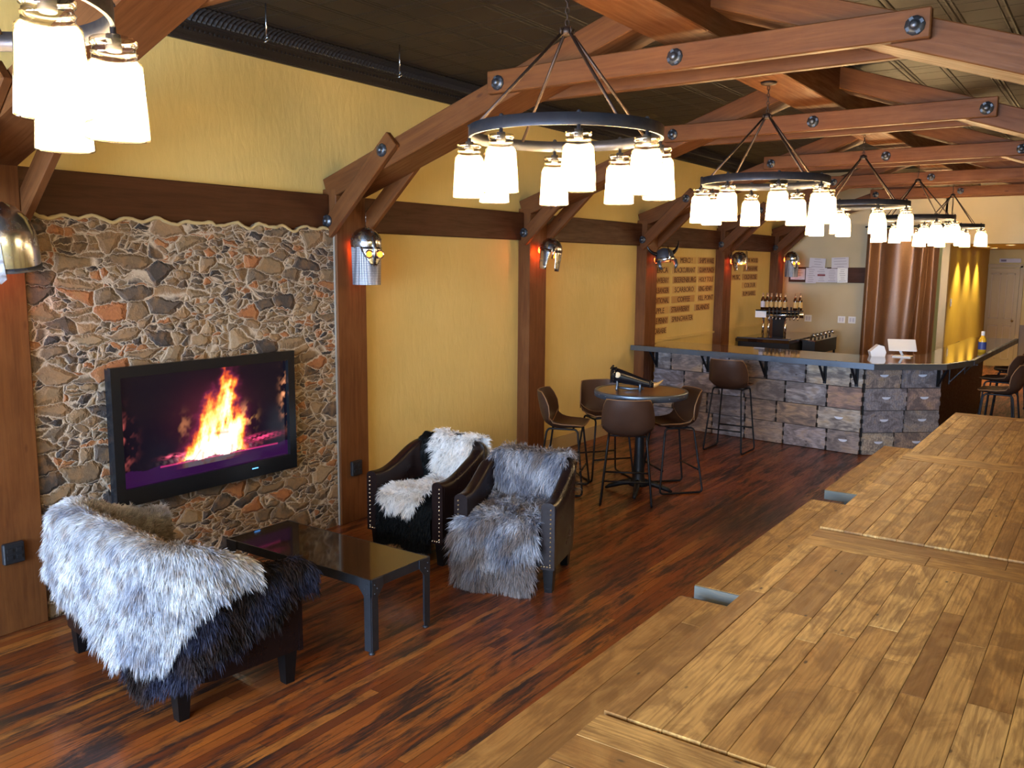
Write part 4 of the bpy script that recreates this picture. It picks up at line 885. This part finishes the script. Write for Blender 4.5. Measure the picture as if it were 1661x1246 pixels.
    mq = Matrix.Rotation(-rz, 4, 'Z') @ Matrix.Rotation(PI/2, 4, 'Y')
    b.lathe([(.001, 0), (.036, 0), (.036, .01), (.02, .02), (.018, .05), (.001, .055)], 14, pl, mat=mq); b.build('red_lamp', 'led_red', t)
    point('helmet_lamp_light', (loc[0]-.06, loc[1]-.02, loc[2]-.04), 2.6, (1, .15, .02), .02)
    if kind == 'mail': b = MB(); b.tube([(0, 0, .12), (0, 0, .28)], .0012, 4); b.build('hanging_wire', 'steel_bright', t)
    else: b = MB(); b.tube([(0, 0, .10), pl*.9+Vector((0, 0, .03))], .004, 5); b.build('hanging_wire', 'iron_black', t)
# model faces -y; turned to look into the room and toward the door
helmet('great', (-4.80, 2.26, 2.19), .9, 'large smooth steel helmet with a hanging nose guard, at the left edge', (math.radians(10), 0))
helmet('mail', (-4.85, 4.96, 2.25), 1.25, 'riveted steel helmet with glowing eye holes and a chainmail curtain, right of the stone wall', (0, 0))
helmet('cheek', (-4.85, 7.63, 2.245), .8, 'steel helmet with long cheek flaps, on the post behind the round table', (math.radians(4), math.radians(10)))
helmet('horned', (-4.83, 10.30, 2.20), .9, 'dark horned helmet on the post at the left end of the bar', (math.radians(-8), math.radians(-6)))
helmet('winged', (-4.83, 12.94, 2.19), .7, 'bright winged helmet on the post between the two lettered walls', (math.radians(-6), 0))
helmet('mail', (-4.80, 15.40, 2.23), .9, 'small far helmet with chainmail beside the pinned papers', (0, 0))
# ------------------------------------------------------------------ bar
A_, B_, C_, D_ = Vector((-4.985, 10.443)), Vector((-2.28, 10.13)), Vector((-1.60, 10.72)), Vector((-1.60, 14.3))
bar = empty('bar_counter', (-3.4, 10.7, 0), 0, 'L-shaped bar clad in weathered old hive boxes under a zinc-edged dark top', 'bar'); BO = Vector((-3.4, 10.7, 0))
def bfin(b, nm, mt, par=None, **k):
    ob = b.build(nm, mt, **k); ob.data.transform(Matrix.Translation(-BO)); ob.parent = par or bar; return ob
b = MB(); ins = .03
b.prism([(A_.x, A_.y+ins), (B_.x-.01, B_.y+ins), (C_.x-.03, C_.y+.015), (C_.x-.03, 14.3), (C_.x-.33, 14.3), (C_.x-.33, 10.95), (B_.x-.1, B_.y+.33), (A_.x, A_.y+.33)], 0, 1.02, 'z'); bfin(b, 'carcass', 'gap_dark')
b = MB(); y = C_.y
while y < 14.3-.01: b.box((C_.x-.014, y+.07, .51), (.03, .136, 1.02), random.random()); y += .14
bfin(b, 'side_boarding', 'timber_dark')
def box_front(L, hgt, r, hold):
    b = MB(); n = 5; t = .012; p = []
    hn = hgt/n
    for i in range(n): zz = i*hn; xo = L-(.002 if i % 2 else t); p += [(xo, zz+.002), (xo, zz+hn-.001)]
    q = []
    for i in range(n-1, -1, -1): zz = i*hn; xo = (.002 if i % 2 else t); q += [(xo, zz+hn-.001), (xo, zz+.002)]
    b.prism(p+q, -.03, 0, r=r); return b
HB = .252
def clad(P, Q, rows):
    d = (Q-P); L = d.length; d.normalize(); an = math.atan2(d.y, d.x)
    for ri, ws in enumerate(rows):
        x = 0; k = 0
        while x < L-.02:
            w_ = min(ws[k % len(ws)], L-x); k += 1
            if L-x-w_ < .08: w_ = L-x
            b = box_front(w_-.003, HB-.004, random.random(), 0); mt = Matrix.Translation((P.x+d.x*x, P.y+d.y*x, ri*HB+.004)) @ Matrix.Rotation(an, 4, 'Z')
            b.v = [tuple(mt @ Vector(p)) for p in b.v]; o = bfin(b, 'box_front', 'hive_wood')
            if (P is B_ and w_ > .3) or (P is A_ and x > L-1.2 and random.random() < .35):
                h = MB(); pl = [(w_/2+.05*math.cos(q), HB*.60+.028*math.sin(q)*1.) for q in np.linspace(PI, 2*PI, 9)]
                h.prism(pl, -.034, -.029); h.v = [tuple(mt @ Vector(p)) for p in h.v]; ob = bfin(h, 'hand_hold', 'hand_pale', bar); 
            x += w_
clad(A_, B_, [[.36, .52, .44, .50, .52, .42, .34], [.30, .50, .52, .40, .50, .50, .35], [.46, .50, .34, .52, .50, .42, .30], [.26, .46, .36, .50, .48, .52, .50]])
clad(B_, C_, [[.38, .52], [.48, .42], [.50, .40], [.42, .50]])
top = [(-5.135, 10.03), (-2.10, 9.715), (-1.48, 10.21), (-1.30, 10.85), (-1.20, 14.6), (-1.80, 14.6), (-1.88, 11.3), (-2.45, 10.72), (-5.135, 11.0), (-5.135, 10.49), (-4.985, 10.49), (-4.985, 10.13), (-5.135, 10.13)]
b = MB(); b.prism([(x, y+.004) for x, y in top], 1.022, 1.071, 'z'); bfin(b, 'bar_top', 'bar_lacquer')
b = MB()
for i in range(4):
    p, q = Vector(top[i]), Vector(top[i+1]); d = (q-p); L = d.length; d.normalize(); an = math.atan2(d.y, d.x); m_ = (p+q)/2
    b.box((m_.x, m_.y, 1.046), (L+.004, .010, .062), 0, rot=Matrix.Rotation(an, 4, 'Z')); n_ = Vector((-d.y, d.x)); b.box((m_.x+n_.x*.016, m_.y+n_.y*.016, 1.0755), (L, .032, .004), 0, rot=Matrix.Rotation(an, 4, 'Z'))
    s_ = .12
    while s_ < L-.05: c = p+d*s_+n_*.016; b.dome((c.x, c.y, 1.077), .008, 6, rings=2); s_ += .42
bfin(b, 'edge_strip', 'zinc')
def bracket(P, n):      # P on the cladding face, n outward
    b = MB(); n = Vector((n[0], n[1], 0)).normalized(); an = math.atan2(n.y, n.x); R_ = Matrix.Rotation(an, 4, 'Z')
    def put(c, d, rot=None): cc = R_ @ Vector(c); b.box((P[0]+cc.x, P[1]+cc.y, cc.z), d, rot=R_ @ rot if rot else R_)
    put((.040, 0, .89), (.010, .036, .235)); put((.16, 0, 1.013), (.31, .036, .010)); put((.135, 0, .905), (.010, .026, .27), Matrix.Rotation(math.radians(40), 4, 'Y')); bfin(b, 'bracket', 'iron_black')
d = (B_-A_).normalized(); nrm = (d.y, -d.x)
for s_ in (.05, .80, 1.57, 2.29, 2.65):
    P = A_+d*s_; bracket((P.x+nrm[0]*.004, P.y+nrm[1]*.004), nrm)
d = (C_-B_).normalized(); nrm = (d.y, -d.x); P = A_
for s_ in (.84,): P = B_+d*s_; bracket((P.x+nrm[0]*.004, P.y+nrm[1]*.004), nrm)
for y in (11.0, 12.2, 13.4): bracket((C_.x+.006, y), (1, 0))
# payment terminal on the bar
t = empty('card_terminal', (-2.12, 10.78, 1.071), 0, 'white touchscreen till tilted on its stand on the bar top', 'till')
b = MB(); b.box((.09, .02, .006), (.20, .16, .012), bev=.004); b.tube([(.09, .02, .012), (.05, -.01, .10)], .014, 10); b.build('stand', 'white_plastic', t)
b = MB(); R_ = Matrix.Rotation(math.radians(52), 4, 'X'); R2_ = Matrix.Rotation(math.radians(20), 4, 'Z'); b.box((.08, .0, .135), (.30, .012, .20), rot=R2_ @ Matrix.Rotation(math.radians(-52), 4, 'X'), bev=.005); b.build('display', 'white_plastic', t)
t = empty('receipt_printer', (-2.29, 10.70, 1.071), math.radians(25), 'small white receipt printer beside the till on the bar', 'printer')
b = MB(); b.prism([(-.075, 0), (.075, 0), (.085, .05), (.06, .12), (.0, .135), (-.09, .055)], -.065, .065); b.build('body', 'white_plastic', t)
b = MB(); b.box((.045, 0, .127), (.055, .10, .012), rot=Matrix.Rotation(math.radians(20), 4, 'Y')); b.build('paper_cover', 'screen_dark', t)
b = MB(); b.lathe([(.001, 0), (.13, 0), (.13, .004), (.001, .004)], 24, (.02, 0, -.0)); 
# bottle at the far right of the bar
def bottle(loc, mat, lab, lb, grp, h=.24, r=.033, cap='foil', capc=None):
    t = empty('bottle', loc, random.random()*6, lb, 'bottle', grp)
    MB().lathe([(.001, 0), (r, .002), (r, h*.58), (r*.85, h*.66), (r*.42, h*.78), (r*.40, h*.97), (.001, h*.97)], 16).build('glass_body', mat, t)
    MB().lathe([(r+.001, h*.15), (r+.001, h*.5)], 16).build('label', lab, t); MB().lathe([(r*.46, h*.80), (r*.46, h), (.001, h)], 12).build('cap', cap, t); return t
bottle((-1.36, 11.98, 1.071), 'juice_yellow', 'label_blue', 'yellow bottle with a blue label on the bar at the right edge', None, .26, .045, 'white_plastic')
# back counter with tap tower
t = empty('back_counter', (-4.7, 14.6, 0), 0, 'dark back counter against the yellow wall behind the bar', 'counter')
b = MB(); b.box((0, .15, .905), (.88, 2.0, .05)); b.build('worktop', 'bar_lacquer', t)
b = MB(); b.box((0, .17, .80), (.84, 1.9, .16)); b.build('cabinet', 'plastic_matte', t)
b = MB(); 
for sx in (-.38, .38):
    for sy in (-.7, 1.05): b.box((sx, sy, .36), (.05, .05, .72))
b.build('leg_frame', 'iron_black', t)
b = MB(); b.box((0, -.84, .94), (.84, .02, .02)); b.build('front_rail', 'steel_ring', t)
t = empty('glass_rack', (-4.13, 15.0, 0), 0, 'narrow stainless rail unit with a row of round chrome spouts beyond the back counter', 'rack')
b = MB(); b.box((0, 0, .78), (.20, 1.3, .22)); b.build('cabinet', 'plastic_matte', t)
b = MB(); b.box((0, 0, .90), (.22, 1.34, .02)); [b.tube([(.02, y, .90), (.02, y, .99), (.05, y, 1.0), (.09, y, .96)], .02, 8) for y in (-.6, -.38, -.16, .06, .28, .5)]; b.build('spout_rail', 'chrome', t)
b = MB(); [b.box((x, y, .34), (.03, .03, .68)) for x in (-.08, .08) for y in (-.6, .6)]; b.build('leg', 'iron_black', t)
t = empty('tap_tower', (-4.58, 13.98, .93), 0, 'chrome cider tap tower with a row of black handles on the back counter', 'tap tower')
b = MB()
for x in (-.19, -.10, .17): b.tube([(x, 0, 0), (x, 0, .36)], .022, 12)
b.box((0, 0, .01), (.50, .16, .02), bev=.004); b.build('column', 'chrome', t)
b = MB(); b.tube([(-.24, 0, .385), (.42, .12, .385)], .042, 14); b.build('manifold', 'chrome', t)
b = MB(); b.box((.05, .03, .19), (.18, .03, .34)); b.build('back_panel', 'horn_dark', t)
for k in range(8):
    x = -.06+.055*k+(.04 if k > 3 else 0); y = .02*k-.03; b = MB(); b.tube([(x, y-.03, .37), (x, y-.10, .36), (x, y-.11, .31)], .010, 8); b.build('spout', 'chrome', t)
    b = MB(); b.tube([(x, y-.07, .39), (x, y-.075, .42), (x, y-.08, .52)], [.008, .012, .016], 8); b.build('tap_handle', 'tap_handle', t)
b = MB(); b.box((0, 0, 0), (.18, .004, .12)); o = b.build('price_card', 'paper_white'); o.location = (-4.80, 13.93, 1.33); tagp(o, 'blank white card hanging on the left of the tap tower', 'card')
b = MB(); b.box((.05, .05, .455), (.70, .24, .02)); b.build('bottle_shelf', 'horn_dark', t)
bs = [(-.24, .0), (-.17, .02), (-.10, -.01), (-.03, .03), (.04, .0), (.11, .03), (-.20, .09), (-.06, .10), (.28, .02), (.34, .07)]
cp = [('cream', 'label_cream'), ('tan', 'slat_wood')]
BP = ['leftmost amber bottle on top of the tap tower', 'second amber bottle from the left in the front row on the tap tower', 'third amber bottle from the left in the front row on the tap tower', 'fourth amber bottle from the left in the front row on the tap tower',
      'fifth amber bottle from the left in the front row on the tap tower', 'rightmost amber bottle of the left group on the tap tower', 'rear left amber bottle behind the front row on the tap tower', 'rear middle amber bottle behind the front row on the tap tower',
      'left of the two amber bottles standing apart on the right of the tap tower', 'right of the two amber bottles standing apart on the right of the tap tower']
for (x, y), lb in zip(bs, BP): bottle((-4.58+x+.03, 13.98+y, 1.396), 'bottle_amber', 'paper' if lb.startswith('leftmost') else 'slat_wood', lb, 'amber bottles on the tap tower', .27, .034)
t = empty('bottle_carrier', (-4.55, 13.60, .70), 0, 'small white and red printed carton just above the bar edge', 'carton')
t.location = (-4.42, 13.35, .60)
b = MB(); b.box((0, 0, .12), (.20, .12, .18), bev=.005); b.build('box', 'paper_white', t); b = MB(); b.box((0, -.001, .19), (.26, .125, .03)); b.build('lid', 'carton_red', t)
b = MB(); b.box((-4.4, 13.36, .59), (.7, .22, .02)); b.box((-4.7, 13.36, .29), (.03, .2, .58)); b.box((-4.1, 13.36, .29), (.03, .2, .58)); tagp(b.build('low_shelf', 'plastic_matte', recenter=True), 'low dark shelf in front of the back counter holding the carton', 'shelf')
# papers on the far timber, outlets
PPR = [(-4.835, 1.955, .255, .19, 0, 'faded tan notice sheet at the left end of the pinned row', 0), (-4.60, 1.935, .185, .27, 0, 'grey typed notice sheet, second from the left in the pinned row', 1), (-4.42, 1.945, .185, .255, 0, 'notice sheet with a dark red bar, in the middle of the pinned row', 2),
       (-4.235, 1.94, .185, .24, 0, 'grey notice sheet left of the bright white one', 1), (-4.055, 1.945, .175, .255, -.03, 'bright white notice sheet at the right end of the pinned row', 3),
       (-4.50, 2.155, .28, .175, .06, 'landscape certificate pinned above the row, left one', 1), (-4.11, 2.165, .29, .185, -.04, 'landscape certificate with two dark lines pinned above the row, right one', 1)]
for (x, z, w_, h_, a, lb, kd) in PPR:
    t = empty('notice_sheet', (x, YB-.066-.003*(kd % 2)-(.004 if kd == 3 else 0), z), 0, lb, 'notice', 'papers pinned along the far timber'); t.rotation_euler = (0, a, 0)
    MB().box((0, 0, 0), (w_, .0015, h_)).build('sheet', 'paper_white' if kd == 3 else 'paper', t)
    b = MB()
    n = 7 if h_ > .2 else 4
    for k in range(n):
        if kd == 2 and k == 3: continue
        ww = w_*random.uniform(.35, .75); b.box((random.uniform(-.01, .01), -.0012, h_*(.38-.76*k/(n-1))), (ww, .001, .006))
    b.build('printed_lines', 'ink', t)
    if kd == 2: MB().box((0, -.0015, .0), (w_*.72, .0015, .032)).build('printed_bar', 'ink_red', t)
for x, lb in ((-4.628, 'pale double outlet plate alone under the pinned papers'), (-4.047, 'left of the paired pale outlet plates beside the curtain'), (-3.868, 'right of the paired pale outlet plates beside the curtain')):
    t = empty('wall_outlet', (x, YB, 1.17), 0, lb, 'outlet', 'pale outlets on the far wall'); MB().box((0, -.006, 0), (.125, .012, .12), bev=.003).build('cover_plate', 'paper_white', t)
    b = MB(); [b.box((sx, -.013, 0), (.032, .004, .07)) for sx in (-.024, .024)]; b.build('sockets', 'paper', t)
# lettered menu slats
TXT = {}
def text_mesh(s, size):
    if (s, size) in TXT: return TXT[(s, size)]
    cu = bpy.data.curves.new('t', 'FONT'); cu.body = s; cu.size = size; cu.extrude = .0012; cu.resolution_u = 2; cu.space_character = .95
    o = bpy.data.objects.new('t', cu); COL.objects.link(o); dg = bpy.context.evaluated_depsgraph_get(); me = bpy.data.meshes.new_from_object(o.evaluated_get(dg)); bpy.data.objects.remove(o); TXT[(s, size)] = me; return me
MENU = [(0, 1, 'MERCI !', 11.32, 12.03), (0, 2, "SHIP'S WAKE", 12.12, 12.72), (1, 0, 'ELERICA', 10.55, 11.12), (1, 1, 'BLACKCURRANT', 11.24, 12.03), (1, 2, 'GUAM PUNCH', 12.12, 12.74),
        (2, 0, 'STRAWBERRY', 10.52, 11.14), (2, 1, 'BEERENBURG', 11.26, 12.06), (2, 2, 'HOLY TOLE', 12.12, 12.72), (3, 0, 'WALLBANGER', 10.50, 11.15), (3, 1, 'SCARBORO', 11.24, 12.04), (3, 2, 'KING HENRY', 12.12, 12.70),
        (4, 0, 'TRADITIONAL', 10.49, 11.16), (4, 1, 'COFFEE', 11.24, 12.02), (4, 2, 'KILL POINT', 12.12, 12.74), (5, 0, 'APPLE', 10.52, 11.14), (5, 1, 'STRAWBERRY', 11.20, 11.86), (5, 2, 'ISLANDS', 12.04, 12.60),
        (6, 0, 'CYCLE PENNY', 10.48, 11.14), (6, 1, 'SPRINGWATER', 11.22, 12.00), (7, 0, 'MESCARABIE', 10.48, 11.10)]
M2 = [(0, 4, 'DARK WOOD', 13.98, 14.66), (1, 4, 'TOMAHAWK', 13.98, 14.66), (2, 3, 'MUSIC,', 13.46, 13.86), (2, 4, 'OLD ROSE', 13.96, 14.66), (3, 4, 'COLOUR', 13.96, 14.64), (4, 4, 'RUM BARREL', 13.96, 14.62)]
coln = ['left column', 'middle column', 'right column', 'left of the second wall', 'second lettered wall']
rown = ['top row', 'second row', 'third row', 'fourth row', 'fifth row', 'sixth row', 'seventh row', 'bottom row']
for (r_, c_, s_, y0, y1) in MENU+M2:
    z = 2.17-.137*r_+(.02 if c_ > 2 else 0)-(.012 if c_ == 2 else 0)*0; h_ = .098
    t = empty('menu_slat', (XW, (y0+y1)/2, z), 0, 'burnt-lettered wooden menu slat reading %s, %s, %s' % (s_, rown[r_], coln[c_]), 'menu slat', 'lettered slats on the yellow walls above the bar')
    dk = random.random() < .3
    MB().box((.006, 0, 0), (.012, y1-y0, h_), bev=.002).build('board', 'slat_wood_dark' if dk else 'slat_wood', t)
    me = text_mesh(s_, .105); o = bpy.data.objects.new('lettering', me); COL.objects.link(o); o.parent = t
    if not me.materials: me.materials.append(M['burnt'])
    wd_ = max(v.co.x for v in me.vertices)-min(v.co.x for v in me.vertices); sc_ = min(1.25, (y1-y0-.06)/wd_)
    o.matrix_local = Matrix.Translation((.0135, -(wd_*sc_)/2, -.036)) @ Matrix(((0, 0, 1, 0), (1, 0, 0, 0), (0, 1, 0, 0), (0, 0, 0, 1))) @ Matrix.Diagonal((sc_, 1, 1, 1))
# ------------------------------------------------------------------ curtain
def curtain():
    rows = []; x0, x1 = -3.66, -2.52; NZ, NX = 24, 150
    for i in range(NZ):
        z = .02+2.72*i/(NZ-1); rw = []; k = z/2.74
        for j in range(NX):
            q = j/(NX-1); sag = .04*math.sin(q*9+1)*(1-k)
            x = x0+(x1-x0)*q+.02*math.sin(q*30)*(1-k); y = YB-.14-.065*math.sin(q*19+1.3*math.sin(q*7)+.5*(1-k))-.03*math.sin(q*9+2+.6*k)-sag
            rw.append((x, y, z))
        rows.append(rw)
    b = MB(); b.grid(rows); t = empty('curtain', (-3.09, YB-.13, .02), 0, 'floor-length dark bronze satin curtain hung in the opening', 'curtain')
    o = b.build('cloth', 'curtain', fix=False); o.data.transform(Matrix.Translation((3.09, -YB+.13, -.02))); o.parent = t
    b = MB(); b.tube([(-.62, 0, 2.75), (.60, 0, 2.75)], .014, 8); b.build('rod', 'iron_black', t)
    b = MB(); pts = [(.42, -.17, 2.6), (.32, -.18, 1.8), (.22, -.17, .9)]; b.tube(pts, .006, 5); b.tube([(.42, -.17, 2.6), (.42, -.18, 1.8), (.38, -.17, .9)], .006, 5); b.build('draw_cord', 'piping_tan', t)
curtain()
# ------------------------------------------------------------------ corridor door, sign, switch, downlights
dx0, dx1 = -2.42, -1.80; dx0 = dx1-.86
d_ = struct(bx('door_1', 'trim_cream', -2.415, -1.82, YC-.05, YC-.005, 0, 2.09, recenter=False))
b = MB()
for (x0, x1, z0, z1) in ((-2.34, -2.16, 1.02, 1.98), (-2.06, -1.90, 1.02, 1.98), (-2.34, -2.16, .16, .88), (-2.06, -1.90, .16, .88)):
    for (a, c, e, f) in ((x0, x1, z0, z0+.02), (x0, x1, z1-.02, z1), (x0, x0+.02, z0, z1), (x1-.02, x1, z0, z1)): b.box(((a+c)/2, YC-.054, (e+f)/2), (c-a, .012, f-e))
b.build('panel_moulding', 'plaster_cream', d_)
b = MB(); b.dome((-1.89, YC-.06, .98), .03, 10, mat=Matrix.Rotation(PI/2, 4, 'X')); b.build('door_knob', 'nail_brass', d_)
b = MB(); b.box((-1.78, YC-.03, 1.07), (.07, .06, 2.14)); b.box((-2.1, YC-.03, 2.14), (.66, .06, .07)); struct(b.build('trim_30', 'trim_cream'))
t = empty('door_sign', (-2.02, YC-.03, 2.25), 0, 'small violet-grey sign plate over the corridor door', 'sign'); MB().box((0, 0, 0), (.40, .02, .085)).build('plate', 'paper', t); MB().box((-.12, -.011, 0), (.10, .004, .04)).build('mark', 'ink', t)
t = empty('wall_switch', (-2.419, 16.6, 1.50), 0, 'small white switch on the bright yellow corridor wall', 'switch'); MB().box((.006, 0, 0), (.012, .09, .13), bev=.003).build('cover_plate', 'white_plastic', t); MB().box((.014, 0, 0), (.008, .02, .03)).build('rocker', 'paper', t)
for i, (x, y, pw) in enumerate(((-1.62, 16.95, 14), (-2.14, 17.1, 30), (-2.14, 18.3, 30), (-2.14, 19.5, 30), (-1.2, 19.6, 20))):
    t = empty('ceiling_downlight', (x, y, 2.48), 0, ['recessed downlight in view in the low corridor ceiling', 'recessed downlight washing the start of the yellow corridor wall', 'recessed downlight washing the middle of the yellow corridor wall', 'recessed downlight washing the end of the yellow corridor wall', 'recessed downlight in front of the corridor door'][i], 'ceiling light', 'recessed lights of the corridor')
    MB().lathe([(.075, -.001), (.075, -.008), (.06, -.008), (.058, -.002)], 20).build('trim_ring', 'white_plastic', t); MB().lathe([(.058, -.004), (.001, -.004)], 20).build('lens', 'downlight', t)
    l = bpy.data.lights.new('downlight_lamp', 'SPOT'); l.energy = pw*4; l.color = (1, .76, .42); l.spot_size = math.radians(95); l.spot_blend = .7; l.shadow_soft_size = .05
    o = bpy.data.objects.new('downlight_lamp', l); COL.objects.link(o); o.location = (x, y, 2.46)
